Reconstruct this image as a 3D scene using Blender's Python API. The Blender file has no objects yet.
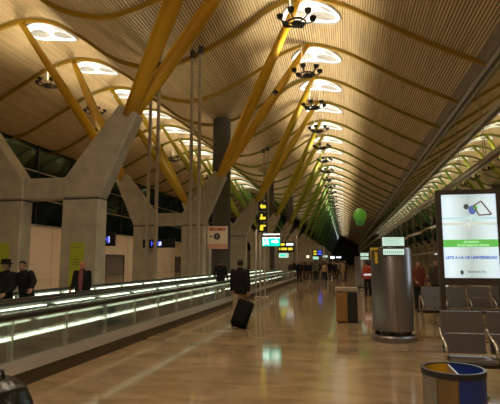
import bpy, bmesh, math, random
from mathutils import Vector, Matrix, Euler
random.seed(7)
PI = math.pi
scene = bpy.context.scene
COL = scene.collection

# ------------------------------------------------------------------ materials
def new_mat(name):
    m = bpy.data.materials.new(name); m.use_nodes = True
    nt = m.node_tree; nt.nodes.clear()
    return m, nt, nt.nodes.new('ShaderNodeOutputMaterial')

def mat(name, col, rough=0.6, metal=0.0, var=0.12, scale=6.0, stretch=(1, 1, 1), bump=0.0, emit=0.0, spec=0.5, dark=None, coords='Object'):
    m, nt, out = new_mat(name)
    p = nt.nodes.new('ShaderNodeBsdfPrincipled')
    tc = nt.nodes.new('ShaderNodeTexCoord'); mp = nt.nodes.new('ShaderNodeMapping')
    mp.inputs['Scale'].default_value = stretch
    nz = nt.nodes.new('ShaderNodeTexNoise'); nz.inputs['Scale'].default_value = scale; nz.inputs['Detail'].default_value = 5
    rp = nt.nodes.new('ShaderNodeValToRGB')
    lo = dark if dark else tuple(max(0, c*(1-var)) for c in col)
    hi = tuple(min(1, c*(1+var)) for c in col)
    rp.color_ramp.elements[0].position = 0.3; rp.color_ramp.elements[1].position = 0.7
    rp.color_ramp.elements[0].color = (*lo, 1); rp.color_ramp.elements[1].color = (*hi, 1)
    L = nt.links.new
    L(tc.outputs[coords], mp.inputs[0]); L(mp.outputs[0], nz.inputs['Vector']); L(nz.outputs['Fac'], rp.inputs[0])
    L(rp.outputs[0], p.inputs['Base Color'])
    p.inputs['Roughness'].default_value = rough; p.inputs['Metallic'].default_value = metal
    p.inputs['Specular IOR Level'].default_value = spec
    if emit:
        L(rp.outputs[0], p.inputs['Emission Color']); p.inputs['Emission Strength'].default_value = emit
    if bump:
        b = nt.nodes.new('ShaderNodeBump'); b.inputs['Strength'].default_value = bump; b.inputs['Distance'].default_value = 0.02
        L(nz.outputs['Fac'], b.inputs['Height']); L(b.outputs[0], p.inputs['Normal'])
    L(p.outputs[0], out.inputs[0])
    return m

def emit_mat(name, col, strength):
    return mat(name, col, 0.4, var=0.04, scale=3, emit=strength)

def glass_mat(name, tint, refl_min, refl_gain, rough=0.02, gcol=(1, 1, 1), clear=1.0):
    """thin pane: fresnel-weighted mirror over a tinted clear pane"""
    m, nt, out = new_mat(name)
    L = nt.links.new
    tr = nt.nodes.new('ShaderNodeBsdfTransparent'); tr.inputs[0].default_value = (*tint, 1)
    gl = nt.nodes.new('ShaderNodeBsdfGlossy'); gl.inputs['Roughness'].default_value = rough; gl.inputs[0].default_value = (*gcol, 1)
    lw = nt.nodes.new('ShaderNodeFresnel'); lw.inputs[0].default_value = 1.5
    ma = nt.nodes.new('ShaderNodeMath'); ma.operation = 'MULTIPLY_ADD'; ma.use_clamp = True
    ma.inputs[1].default_value = refl_gain; ma.inputs[2].default_value = refl_min
    mx = nt.nodes.new('ShaderNodeMixShader')
    L(lw.outputs[0], ma.inputs[0]); L(ma.outputs[0], mx.inputs[0]); L(tr.outputs[0], mx.inputs[1]); L(gl.outputs[0], mx.inputs[2])
    if clear < 1:
        df = nt.nodes.new('ShaderNodeBsdfDiffuse'); df.inputs[0].default_value = (*tint, 1)
        m2 = nt.nodes.new('ShaderNodeMixShader'); m2.inputs[0].default_value = 1-clear
        L(mx.outputs[0], m2.inputs[1]); L(df.outputs[0], m2.inputs[2]); L(m2.outputs[0], out.inputs[0])
    else:
        L(mx.outputs[0], out.inputs[0])
    return m

M = {}
def floor_material():
    m, nt, out = new_mat('polished_stone')
    L = nt.links.new; N = nt.nodes.new
    p = N('ShaderNodeBsdfPrincipled')
    tc = N('ShaderNodeTexCoord')
    mp = N('ShaderNodeMapping'); mp.inputs['Scale'].default_value = (1.0, 1.7, 1)
    n1 = N('ShaderNodeTexNoise'); n1.inputs['Scale'].default_value = 0.9; n1.inputs['Detail'].default_value = 9; n1.inputs['Distortion'].default_value = 1.2
    r1 = N('ShaderNodeValToRGB'); e = r1.color_ramp.elements
    e[0].position = 0.28; e[0].color = (0.29, 0.20, 0.115, 1); e[1].position = 0.72; e[1].color = (0.49, 0.36, 0.22, 1)
    x = e.new(0.5); x.color = (0.395, 0.28, 0.165, 1)
    br = N('ShaderNodeTexBrick'); br.offset = 0.5
    br.inputs['Scale'].default_value = 1.0; br.inputs['Brick Width'].default_value = 1.2; br.inputs['Row Height'].default_value = 0.6
    br.inputs['Mortar Size'].default_value = 0.006; br.inputs['Bias'].default_value = 0.0
    br.inputs['Color1'].default_value = (0.94, 0.94, 0.94, 1); br.inputs['Color2'].default_value = (1.03, 1.02, 1.0, 1); br.inputs['Mortar'].default_value = (0.8, 0.78, 0.75, 1)
    mu = N('ShaderNodeMix'); mu.data_type = 'RGBA'; mu.blend_type = 'MULTIPLY'; mu.inputs[0].default_value = 1.0
    L(tc.outputs['Object'], mp.inputs[0]); L(mp.outputs[0], n1.inputs['Vector']); L(n1.outputs['Fac'], r1.inputs[0])
    L(tc.outputs['Object'], br.inputs['Vector'])
    L(r1.outputs[0], mu.inputs[6]); L(br.outputs['Color'], mu.inputs[7]); L(mu.outputs[2], p.inputs['Base Color'])
    n2 = N('ShaderNodeTexNoise'); n2.inputs['Scale'].default_value = 2.5; n2.inputs['Detail'].default_value = 4
    mr = N('ShaderNodeMapRange'); mr.inputs['To Min'].default_value = 0.05; mr.inputs['To Max'].default_value = 0.12
    L(tc.outputs['Object'], n2.inputs['Vector']); L(n2.outputs['Fac'], mr.inputs[0]); L(mr.outputs[0], p.inputs['Roughness'])
    p.inputs['Specular IOR Level'].default_value = 0.55
    L(p.outputs[0], out.inputs[0])
    return m

M['floor'] = floor_material()
M['slat'] = mat('bamboo_slat', (0.55, 0.41, 0.215), 0.55, var=0.16, scale=1.0, stretch=(7, 0.25, 1), dark=(0.43, 0.315, 0.155))
M['back'] = mat('slat_backing', (0.07, 0.042, 0.02), 0.9)
M['concrete'] = mat('cast_concrete', (0.38, 0.345, 0.275), 0.8, var=0.16, scale=1.6, bump=0.15)
M['joint'] = mat('dark_joint', (0.07, 0.06, 0.05), 0.8)
M['beige'] = mat('beige_wall_panel', (0.70, 0.57, 0.43), 0.6, var=0.06, scale=0.6)
M['steel'] = mat('brushed_steel', (0.29, 0.27, 0.29), 0.36, 0.9, var=0.1, scale=3, stretch=(12, 12, 0.6))
M['alu'] = mat('aluminium', (0.55, 0.52, 0.47), 0.4, 0.8)
M['greytube'] = mat('grey_painted_tube', (0.38, 0.35, 0.30), 0.5, 0.2)
M['darkpipe'] = mat('dark_grey_duct', (0.07, 0.066, 0.056), 0.55, 0.2)
M['darkmetal'] = mat('dark_metal', (0.05, 0.047, 0.045), 0.45, 0.4)
M['black'] = mat('black_plastic', (0.012, 0.012, 0.013), 0.4)
M['rubber'] = mat('black_rubber', (0.02, 0.019, 0.018), 0.45)
M['white'] = mat('white_shell', (0.85, 0.82, 0.74), 0.6, var=0.03, emit=0.55)  # slight self-glow put into the shell so it looks blown out by the spots
M['pane'] = mat('skylight_pane', (0.34, 0.34, 0.33), 0.4, var=0.3, scale=1.3)
M['rim'] = mat('skylight_rim', (0.42, 0.44, 0.46), 0.35, 0.4)
M['lens'] = emit_mat('lamp_glow', (1.0, 0.88, 0.62), 1.2)
M['strip'] = emit_mat('strip_light', (0.92, 1.0, 0.78), 5.5)
M['strip2'] = emit_mat('strip_light_soft', (0.84, 0.98, 0.74), 2.0)
M['balglass'] = glass_mat('balustrade_glass', (0.93, 0.96, 0.91), 0.03, 0.8, 0.0, clear=0.97)
M['facade'] = glass_mat('facade_glass', (0.25, 0.27, 0.24), 0.5, 1.2, 0.015, (0.9, 0.92, 0.8))
M['leftglass'] = glass_mat('left_facade_glass', (0.2, 0.24, 0.2), 0.03, 0.36, 0.02, (0.6, 0.8, 0.45))
M['poster'] = mat('lime_poster', (0.32, 0.36, 0.025), 0.5, var=0.06, emit=0.04)
M['posterink'] = mat('poster_ink', (0.20, 0.24, 0.02), 0.6)
M['seat'] = mat('dark_grey_seat', (0.115, 0.10, 0.10), 0.45, 0.2, var=0.15, scale=40)
M['arm'] = mat('polished_armrest', (0.62, 0.58, 0.54), 0.25, 0.85)
M['binblue'] = mat('blue_bin_panel', (0.02, 0.05, 0.32), 0.4)
M['binyellow'] = mat('yellow_bin_liner', (0.62, 0.36, 0.02), 0.4)
M['bintan'] = mat('tan_bin_panel', (0.27, 0.17, 0.07), 0.45, 0.2)
M['bingrey'] = mat('grey_bin_panel', (0.34, 0.30, 0.27), 0.4, 0.5)
M['binbrown'] = mat('orange_brown_panel', (0.28, 0.14, 0.035), 0.45)
M['binlid'] = mat('stone_grey_lid', (0.36, 0.28, 0.19), 0.5)
M['pallet'] = mat('walkway_pallet', (0.10, 0.095, 0.085), 0.45, 0.6, scale=3, stretch=(1, 30, 1))
M['ledge'] = mat('walkway_ledge', (0.22, 0.185, 0.16), 0.4, 0.4, stretch=(1, 0.2, 1))
M['skirt'] = mat('walkway_skirt', (0.10, 0.075, 0.05), 0.35, 0.5)
M['signblack'] = mat('sign_housing', (0.01, 0.01, 0.012), 0.4)
M['signblue'] = emit_mat('blue_display', (0.06, 0.09, 0.9), 1.5)
M['signlight'] = emit_mat('display_white', (0.75, 0.8, 1.0), 1.3)
M['signyellow'] = emit_mat('yellow_pictogram', (0.95, 0.80, 0.04), 0.75)
M['exitgreen'] = emit_mat('exit_green', (0.0, 0.52, 0.34), 1.8)
M['exitwhite'] = emit_mat('exit_white', (0.85, 1.0, 0.95), 3.2)
M['signwhite'] = mat('sign_white', (0.62, 0.50, 0.36), 0.5, var=0.03)
M['signred'] = mat('sign_red', (0.36, 0.05, 0.03), 0.5)
M['signpink'] = mat('sign_pink', (0.52, 0.26, 0.17), 0.5)
M['signink'] = mat('sign_ink', (0.02, 0.02, 0.03), 0.5)
M['door'] = mat('door_leaf', (0.17, 0.145, 0.12), 0.45, 0.2)
M['doorframe'] = mat('door_frame', (0.08, 0.07, 0.06), 0.5)
M['soffit'] = mat('soffit_panel', (0.20, 0.16, 0.11), 0.6, scale=2)
M['darkwall'] = mat('far_dark_wall', (0.06, 0.11, 0.12), 0.7)
M['adframe'] = mat('lightbox_frame', (0.085, 0.072, 0.062), 0.4, 0.5)
M['adgreen'] = emit_mat('ad_green_band', (0.13, 0.50, 0.10), 0.75)
M['adblue'] = emit_mat('ad_blue_letters', (0.12, 0.20, 0.62), 0.45)
M['adgrey'] = emit_mat('ad_grey_ink', (0.10, 0.12, 0.13), 0.3)
M['adpale'] = emit_mat('ad_pale_letters', (0.72, 0.92, 0.70), 0.75)
M['adsea'] = emit_mat('ad_pale_sea', (0.45, 0.68, 0.72), 0.8)
M['adsand'] = emit_mat('ad_pale_sand', (0.58, 0.66, 0.60), 0.8)
M['adred'] = emit_mat('ad_rust', (0.22, 0.10, 0.07), 0.3)
M['screen'] = emit_mat('pale_screen', (0.55, 0.80, 0.70), 0.75)
M['screenink'] = emit_mat('screen_rows', (0.28, 0.44, 0.40), 0.6)
M['yellowpaint'] = mat('yellow_paint', (0.5, 0.33, 0.02), 0.45, emit=0.12)
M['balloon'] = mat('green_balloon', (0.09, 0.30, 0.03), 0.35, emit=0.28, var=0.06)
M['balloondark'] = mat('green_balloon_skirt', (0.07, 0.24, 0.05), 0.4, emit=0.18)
M['bag'] = mat('glossy_black_fabric', (0.012, 0.012, 0.013), 0.22, var=0.4, scale=14, bump=0.5)
M['case'] = mat('black_suitcase_cloth', (0.006, 0.006, 0.006), 0.8, spec=0.15)
M['skin'] = mat('skin', (0.36, 0.19, 0.12), 0.55, var=0.06)
M['redskin'] = mat('ruddy_skin', (0.50, 0.17, 0.10), 0.5, var=0.06)
M['hair'] = mat('dark_hair', (0.014, 0.010, 0.008), 0.6, scale=40)
M['eye'] = mat('eye_dark', (0.02, 0.015, 0.012), 0.25)
M['lip'] = mat('lips', (0.26, 0.08, 0.06), 0.5)
M['olive'] = mat('dark_olive_jacket', (0.016, 0.0145, 0.012), 0.75, spec=0.12, scale=12)
M['blackcloth'] = mat('black_coat', (0.012, 0.011, 0.011), 0.8, spec=0.12, scale=12)
M['navy'] = mat('navy_coat', (0.015, 0.018, 0.03), 0.8, spec=0.12, scale=12)
M['brown'] = mat('dark_brown_coat', (0.04, 0.022, 0.014), 0.8, scale=12)
M['greycloth'] = mat('grey_coat', (0.08, 0.07, 0.062), 0.8, scale=12)
M['redcloth'] = mat('dull_red_top', (0.13, 0.022, 0.016), 0.75, scale=12)
M['tan'] = mat('tan_trousers', (0.33, 0.24, 0.135), 0.8, scale=12)
M['jeans'] = mat('dark_trousers', (0.016, 0.016, 0.02), 0.8, spec=0.12, scale=12)
M['shirt'] = mat('rosy_shirt', (0.20, 0.05, 0.055), 0.7)
M['vest'] = mat('orange_red_vest', (0.42, 0.045, 0.02), 0.6, emit=0.04)
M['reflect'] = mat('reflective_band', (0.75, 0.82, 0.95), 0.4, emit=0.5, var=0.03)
M['shoe'] = mat('black_shoes', (0.014, 0.012, 0.011), 0.4)

# ------------------------------------------------------------------ mesh tools
class MB:
    def __init__(s): s.v = []; s.f = []; s.mi = []; s.cur = 0
    def add(s, vs, fs):
        b = len(s.v); s.v += [tuple(v) for v in vs]
        for f in fs: s.f.append(tuple(b+i for i in f)); s.mi.append(s.cur)
        return s
    def box(s, x0, x1, y0, y1, z0, z1, rot=None, piv=None):
        vs = [Vector((x, y, z)) for z in (z0, z1) for y in (y0, y1) for x in (x0, x1)]
        if rot is not None:
            pv = Vector(piv) if piv is not None else Vector(((x0+x1)/2, (y0+y1)/2, (z0+z1)/2))
            vs = [rot @ (v-pv)+pv for v in vs]
        return s.add(vs, [(0, 2, 3, 1), (4, 5, 7, 6), (0, 1, 5, 4), (2, 6, 7, 3), (0, 4, 6, 2), (1, 3, 7, 5)])
    def bbox(s, x0, x1, y0, y1, z0, z1, r=0.02, seg=2):
        """box with rounded edges"""
        bm = bmesh.new()
        bmesh.ops.create_cube(bm, size=1)
        for v in bm.verts: v.co = Vector(((x0+x1)/2+v.co.x*(x1-x0), (y0+y1)/2+v.co.y*(y1-y0), (z0+z1)/2+v.co.z*(z1-z0)))
        bmesh.ops.bevel(bm, geom=list(bm.edges), offset=r, segments=seg, affect='EDGES', profile=0.5)
        return s.bm(bm)
    def bm(s, bm):
        bm.verts.index_update()
        s.add([v.co.copy() for v in bm.verts], [[v.index for v in f.verts] for f in bm.faces]); bm.free(); return s
    def tube(s, pts, rad, n=10, cap=True, ex=1.0):
        """round tube through points; rad one number or one per point; ex flattens along the second axis"""
        pts = [Vector(p) for p in pts]
        if not isinstance(rad, (list, tuple)): rad = [rad]*len(pts)
        t0 = (pts[1]-pts[0]).normalized()
        ref = Vector((0, 0, 1)) if abs(t0.z) < 0.9 else Vector((0, 1, 0))
        a = t0.cross(ref).normalized()
        rings = []
        for i, p in enumerate(pts):
            t = (pts[min(i+1, len(pts)-1)]-pts[max(i-1, 0)]).normalized()
            a = (a-t*a.dot(t)).normalized(); b = t.cross(a)
            rings.append([p+(a*math.cos(2*PI*k/n)+b*math.sin(2*PI*k/n)*ex)*rad[i] for k in range(n)])
        vs = [v for r in rings for v in r]; fs = []
        for i in range(len(pts)-1):
            for k in range(n): fs.append((i*n+k, i*n+(k+1) % n, (i+1)*n+(k+1) % n, (i+1)*n+k))
        if cap:
            fs.append(tuple(range(n-1, -1, -1))); fs.append(tuple((len(pts)-1)*n+k for k in range(n)))
        return s.add(vs, fs)
    def limb(s, pts, rad, n=12):
        """tube with rounded ends"""
        pts = [Vector(p) for p in pts]
        d0 = (pts[0]-pts[1]).normalized(); d1 = (pts[-1]-pts[-2]).normalized()
        P = [pts[0]+d0*rad[0]*0.85, pts[0]+d0*rad[0]*0.5]+pts+[pts[-1]+d1*rad[-1]*0.5, pts[-1]+d1*rad[-1]*0.85]
        R = [rad[0]*0.5, rad[0]*0.86]+list(rad)+[rad[-1]*0.86, rad[-1]*0.5]
        return s.tube(P, R, n)
    def stack(s, rings, n=20, pw=2.0):
        """horizontal ellipses (cx, cy, cz, rx, ry) from bottom to top, closed"""
        vs = []; fs = []
        for (cx, cy, cz, rx, ry) in rings:
            for k in range(n):
                c, q = math.cos(2*PI*k/n), math.sin(2*PI*k/n)
                c2 = math.copysign(abs(c)**(2/pw), c); q2 = math.copysign(abs(q)**(2/pw), q)
                vs.append((cx+rx*c2, cy+ry*q2, cz))
        for i in range(len(rings)-1):
            for k in range(n): fs.append((i*n+k, i*n+(k+1) % n, (i+1)*n+(k+1) % n, (i+1)*n+k))
        fs.append(tuple(range(n-1, -1, -1))); fs.append(tuple((len(rings)-1)*n+k for k in range(n)))
        return s.add(vs, fs)
    def ball(s, c, r, n=16, m=10, keep=None):
        if not isinstance(r, (list, tuple)): r = (r, r, r)
        vs = []; fs = []
        for i in range(m+1):
            ph = PI*i/m-PI/2
            for k in range(n):
                th = 2*PI*k/n
                vs.append((c[0]+r[0]*math.cos(ph)*math.cos(th), c[1]+r[1]*math.cos(ph)*math.sin(th), c[2]+r[2]*math.sin(ph)))
        for i in range(m):
            for k in range(n):
                f = (i*n+k, i*n+(k+1) % n, (i+1)*n+(k+1) % n, (i+1)*n+k)
                if keep is None or keep(sum((Vector(vs[q]) for q in f), Vector())/4): fs.append(f)
        return s.add(vs, fs)
    def lathe(s, prof, n=32, c=(0, 0), a0=0, a1=2*PI):
        full = abs(a1-a0-2*PI) < 1e-6; k_n = n if full else n+1
        vs = []; fs = []
        for (r, z) in prof:
            for k in range(k_n):
                t = a0+(a1-a0)*k/n; vs.append((c[0]+r*math.cos(t), c[1]+r*math.sin(t), z))
        for i in range(len(prof)-1):
            for k in range(n):
                k2 = (k+1) % k_n
                fs.append((i*k_n+k, i*k_n+k2, (i+1)*k_n+k2, (i+1)*k_n+k))
        return s.add(vs, fs)
    def prism(s, poly, axis, a, b):
        """polygon extruded along axis ('x','y','z') from a to b"""
        n = len(poly)
        def mk(u, v, w): return (w, u, v) if axis == 'x' else ((u, w, v) if axis == 'y' else (u, v, w))
        vs = [mk(u, v, a) for u, v in poly]+[mk(u, v, b) for u, v in poly]
        fs = [tuple(range(n-1, -1, -1)), tuple(range(n, 2*n))]+[(i, (i+1) % n, n+(i+1) % n, n+i) for i in range(n)]
        return s.add(vs, fs)
    def mesh(s, name, mats, smooth=False):
        me = bpy.data.meshes.new(name); me.from_pydata(s.v, [], s.f)
        for m in (mats if isinstance(mats, (list, tuple)) else [mats]): me.materials.append(m)
        if any(s.mi): me.polygons.foreach_set('material_index', s.mi)
        bm = bmesh.new(); bm.from_mesh(me); bmesh.ops.recalc_face_normals(bm, faces=bm.faces); bm.to_mesh(me); bm.free()
        if smooth: me.shade_smooth(); 
        me.update()
        return me
    def build(s, name, mats, parent=None, smooth=False, angle=None):
        me = s.mesh(name, mats, smooth)
        if angle is not None: me.set_sharp_from_angle(angle=angle)
        return link(name, me, parent)

def link(name, data, parent=None):
    o = bpy.data.objects.new(name, data); COL.objects.link(o)
    if parent is not None: o.parent = parent
    return o

def empty(name, loc=(0, 0, 0), rz=0):
    o = link(name, None); o.location = loc; o.rotation_euler = (0, 0, rz); o.empty_display_size = 0.2
    return o
def tag(o, label, cat, group=None, kind=None):
    o['label'] = label; o['category'] = cat
    if group: o['group'] = group
    if kind: o['kind'] = kind
    return o
def struct(o, label=None):
    o['kind'] = 'structure'
    if label: o['label'] = label
    return o
def copy_tree(o, parent=None):
    c = o.copy(); COL.objects.link(c)
    if parent is not None: c.parent = parent
    for ch in list(o.children): copy_tree(ch, c)
    return c

def evaluated(me, mods):
    """mesh after modifiers; mods: list of (type, {attr: value})"""
    t = bpy.data.objects.new('tmp', me); COL.objects.link(t)
    for ty, at in mods:
        md = t.modifiers.new(ty, ty)
        for k, v in at.items(): setattr(md, k, v)
    dg = bpy.context.evaluated_depsgraph_get(); dg.update()
    r = bpy.data.meshes.new_from_object(t.evaluated_get(dg), depsgraph=dg)
    bpy.data.objects.remove(t)
    return r

def text(name, s, size, material, parent, loc, rot=(PI/2, 0, 0), align='CENTER', ex=0.002, sx=1.0, bold=0.0):
    cu = bpy.data.curves.new('txt', 'FONT'); cu.body = s; cu.size = size; cu.align_x = align; cu.align_y = 'CENTER'; cu.extrude = ex
    cu.resolution_u = 3; cu.offset = bold
    t = bpy.data.objects.new('tmp', cu); COL.objects.link(t)
    dg = bpy.context.evaluated_depsgraph_get(); dg.update()
    me = bpy.data.meshes.new_from_object(t.evaluated_get(dg), depsgraph=dg)
    bpy.data.objects.remove(t)
    me.materials.clear(); me.materials.append(material)
    o = link(name, me, parent); o.location = loc; o.rotation_euler = rot; o.scale = (sx, 1, 1)
    return o

# ------------------------------------------------------------------ camera
F = 480.0
pt = math.atan(60/F); yaw = math.atan(95/F*math.cos(pt))
fh = Vector((-math.sin(yaw), math.cos(yaw), 0)); rt = Vector((math.cos(yaw), math.sin(yaw), 0))
fw = fh*math.cos(pt)+Vector((0, 0, math.sin(pt))); up = rt.cross(fw)
cam = bpy.data.cameras.new('camera'); cam.sensor_width = 36; cam.sensor_fit = 'HORIZONTAL'; cam.lens = F/500*36
cam.clip_start = 0.05; cam.clip_end = 600
co = bpy.data.objects.new('camera', cam); COL.objects.link(co)
co.matrix_world = Matrix(((rt.x, up.x, -fw.x, 0), (rt.y, up.y, -fw.y, 0), (rt.z, up.z, -fw.z, 1.65), (0, 0, 0, 1)))
scene.camera = co

# ------------------------------------------------------------------ shell
Y0, Y1 = -14.0, 300.0
PR = [(-31.5, 13.2), (-29.0, 13.5), (-25.0, 15.5), (-22.5, 16.8), (-20.2, 17.35), (-18.0, 17.0), (-16.0, 15.85), (-14.0, 14.4), (-12.6, 13.75), (-10.9, 13.4),
      (-9.0, 13.75), (-7.2, 14.55), (-5.3, 15.6), (-3.9, 16.5), (-2.0, 16.95), (0.0, 16.35), (1.3, 15.65), (3.3, 14.4), (5.3, 13.25), (7.8, 12.0)]
def zr(x):
    n = len(PR)
    i = 0
    while i < n-2 and x > PR[i+1][0]: i += 1
    def sl(j):
        if j <= 0: return (PR[1][1]-PR[0][1])/(PR[1][0]-PR[0][0])
        if j >= n-1: return (PR[-1][1]-PR[-2][1])/(PR[-1][0]-PR[-2][0])
        return (PR[j+1][1]-PR[j-1][1])/(PR[j+1][0]-PR[j-1][0])
    x0, y0 = PR[i]; x1, y1 = PR[i+1]; h = x1-x0; t = (x-x0)/h
    return (2*t**3-3*t*t+1)*y0+(t**3-2*t*t+t)*h*sl(i)+(-2*t**3+3*t*t)*y1+(t**3-t*t)*h*sl(i+1)

struct(MB().box(-31.5, 9.2, Y0, Y1, -0.15, 0).build('floor', M['floor']), 'polished tan stone concourse floor')

mb = MB(); x = -31.3; pitch = 0.155
while x < 7.05:
    z = zr(x); dz = zr(x+0.01)-z; t = Vector((0.01, 0, dz)).normalized(); nrm = Vector((-t.z, 0, t.x))
    c = Vector((x, 0, z)); w = 0.052; h = 0.03
    q = [c-t*w, c+t*w, c+t*w+nrm*2*h, c-t*w+nrm*2*h]
    mb.prism([(p.x, p.z) for p in q], 'y', Y0, Y1)
    x += pitch*t.x
mb.cur = 1
xs = [-31.5+0.35*i for i in range(int((7.1+31.5)/0.35)+1)]
poly = [(x, zr(x)+0.11) for x in xs]+[(x, zr(x)+0.22) for x in reversed(xs)]
b = len(xs)
vs = [(x, y, zr(x)+o) for y in (Y0, Y1) for o in (0.11, 0.25) for x in xs]
fs = []
for i in range(b-1):
    fs += [(i, i+1, 2*b+i+1, 2*b+i), (b+i, b+i+1, 3*b+i+1, 3*b+i)]
mb.add(vs, fs)
struct(mb.build('ceiling', [M['slat'], M['back']]), 'wavy ceiling of light bamboo slats')

def grad(y):
    K = [(0, (0.60, 0.325, 0.010)), (28, (0.58, 0.34, 0.010)), (41, (0.44, 0.32, 0.012)), (53, (0.34, 0.32, 0.015)), (66, (0.25, 0.31, 0.02)),
         (90, (0.13, 0.27, 0.025)), (120, (0.055, 0.20, 0.035)), (150, (0.03, 0.13, 0.06)), (205, (0.02, 0.08, 0.10)), (320, (0.02, 0.05, 0.12))]
    for (a, ca), (b, cb) in zip(K, K[1:]):
        if y <= b:
            t = max(0, (y-a)/(b-a)); return tuple(p+(q-p)*t for p, q in zip(ca, cb))
    return K[-1][1]
_g = {}
def gmat(y, rib=False):
    k = (round(y/6.2), rib)
    if k not in _g: _g[k] = mat('painted_steel', tuple(c*(0.5 if rib else 0.95) for c in grad(k[0]*6.2)), 0.5, 0.0, var=0.06, scale=2)
    return _g[k]

RY = [26.2+6.2*k for k in range(-6, 45)]
for k, y in enumerate(RY):
    if y > Y1-1: break
    mb = MB(); xs = [-31.2+0.5*i for i in range(78)]+[7.5]
    r = []
    for x in xs:
        z = zr(x); r.append([(x, y-0.13, z-0.02), (x, y+0.13, z-0.02), (x, y+0.09, z-0.24), (x, y-0.09, z-0.24)])
    vs = [v for q in r for v in q]; fs = []
    for i in range(len(r)-1):
        for j in range(4): fs.append((4*i+j, 4*i+(j+1) % 4, 4*i+4+(j+1) % 4, 4*i+4+j))
    fs += [(0, 1, 2, 3), tuple(4*(len(r)-1)+j for j in range(4))]
    mb.add(vs, fs)
    struct(mb.build('ceiling_beam', gmat(y, True)), 'curved painted roof rib under the slatted ceiling')

# right glass facade
def fx(z): return 8.35-0.035*z
mb = MB(); mb.add([(fx(0), -8, 0), (fx(0), Y1, 0), (fx(13.6), Y1, 13.6), (fx(13.6), -8, 13.6)], [(0, 1, 2, 3)])
struct(mb.build('window_1', M['facade']), 'tall glass facade along the right side')
n = 1
for z, r in ((12.1, 0.15), (9.6, 0.12), (7.42, 0.14), (4.9, 0.08), (2.5, 0.08), (0.12, 0.12)):
    struct(MB().tube([(fx(z)-0.18, -8, z), (fx(z)-0.18, Y1, z)], r, 10).build('trim_%d' % n, M['greytube'], smooth=True)); n += 1
for k in range(46):
    y = 23.1+6.2*(k-4)
    mb = MB(); mb.tube([(fx(0)-0.06, y, 0), (fx(12.2)-0.06, y, 12.2)], 0.022, 6)
    for z in (9.6, 7.42, 4.9): mb.tube([(fx(z)-0.02, y, z), (fx(z)-0.7, y, z)], 0.035, 8)
    struct(mb.build('trim_%d' % n, M['greytube'])); n += 1

mb = MB(); vs = []; fs = []; yy = Y0; q = 0
while yy < Y1:
    for t in range(5):
        u = (t/4)
        vs.append((7.0+u*0.93, yy, (zr(7.0)+0.05)*(1-u)+12.32*u-0.28*math.sin(PI*u)))
    yy += 1.55
rows = len(vs)//5
for i in range(rows-1):
    for j in range(4): fs.append((5*i+j, 5*i+j+1, 5*i+6+j, 5*i+5+j))
mb.add(vs, fs)
struct(mb.build('trim_%d' % n, M['soffit'], smooth=True), 'grey brown soffit between roof edge and glass facade'); n += 1
# left wall, its doors and glass
XL = -30.0
DO = [(57.0, 62.4), (82.6, 91.0), (38.0, 40.0)]
mb = MB(); cuts = sorted(DO[:2]); y = Y0
for a, b in cuts:
    mb.box(XL-0.3, XL, y, a, 0, 5.2); mb.box(XL-0.3, XL, a, b, 2.62, 5.2); y = b
mb.box(XL-0.3, XL, y, Y1, 0, 5.2)
mb.cur = 1
for k in range(86):
    yy = Y0+1.8+3.6*k
    if not any(a-0.05 < yy < b+0.05 for a, b in cuts): mb.box(XL-0.005, XL+0.004, yy-0.02, yy+0.02, 0.02, 5.18)
struct(mb.build('wall_left', [M['beige'], M['joint']]), 'low beige panelled wall on the left side')
for i, (a, b) in enumerate(cuts):
    d = empty('door_%d' % (i+1), (XL, (a+b)/2, 0)); struct(d, 'grey double door in the low beige wall')
    h = (b-a)/2
    mb = MB(); mb.box(-0.25, 0.05, -h, -h+0.15, 0, 2.6); mb.box(-0.25, 0.05, h-0.15, h, 0, 2.6); mb.box(-0.25, 0.05, -h+0.15, h-0.15, 2.45, 2.6)
    mb.build('door_frame', M['doorframe'], d)
    nl = 3
    w = (2*h-0.3)/nl
    for j in range(nl):
        l = MB().bbox(-0.15, -0.08, -h+0.15+j*w+0.02, -h+0.15+(j+1)*w-0.02, 0.02, 2.44, 0.01).build('door_leaf', M['door'], d)
        MB().box(-0.08, -0.03, -h+0.15+(j+0.85)*w, -h+0.15+(j+0.9)*w, 0.95, 1.15).build('door_handle', M['alu'], l)
mb = MB(); mb.add([(XL-0.1, Y0, 5.2), (XL-0.1, Y1, 5.2), (XL-0.1, Y1, 13.6), (XL-0.1, Y0, 13.6)], [(0, 1, 2, 3)])
struct(mb.build('window_2', M['leftglass']), 'dark glass above the low beige wall')
for z in (7.9, 10.6):
    struct(MB().tube([(XL, Y0, z), (XL, Y1, z)], 0.07, 8).build('trim_%d' % n, M['greytube'])); n += 1
struct(MB().box(XL-0.32, XL+0.1, Y0, Y1, 5.2, 5.35).build('trim_%d' % n, M['greytube'])); n += 1
for k in range(50):
    struct(MB().box(XL-0.05, XL+0.1, Y0+0.5+6.2*k, Y0+0.62+6.2*k, 5.35, 13.4).build('trim_%d' % n, M['darkmetal'])); n += 1
struct(MB().box(-31.5, 9.2, Y1, Y1+0.3, 0, 17.6).build('wall_far', M['darkwall']), 'dark far end of the concourse')
# ground and dark hedge mass outside the left glass are night-dark: only a plain wall behind the viewer closes the hall
struct(MB().box(-31.5, 9.2, Y0-0.3, Y0, 0, 17.6).build('wall_back', M['beige']), 'beige end wall behind the viewer')

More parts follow.
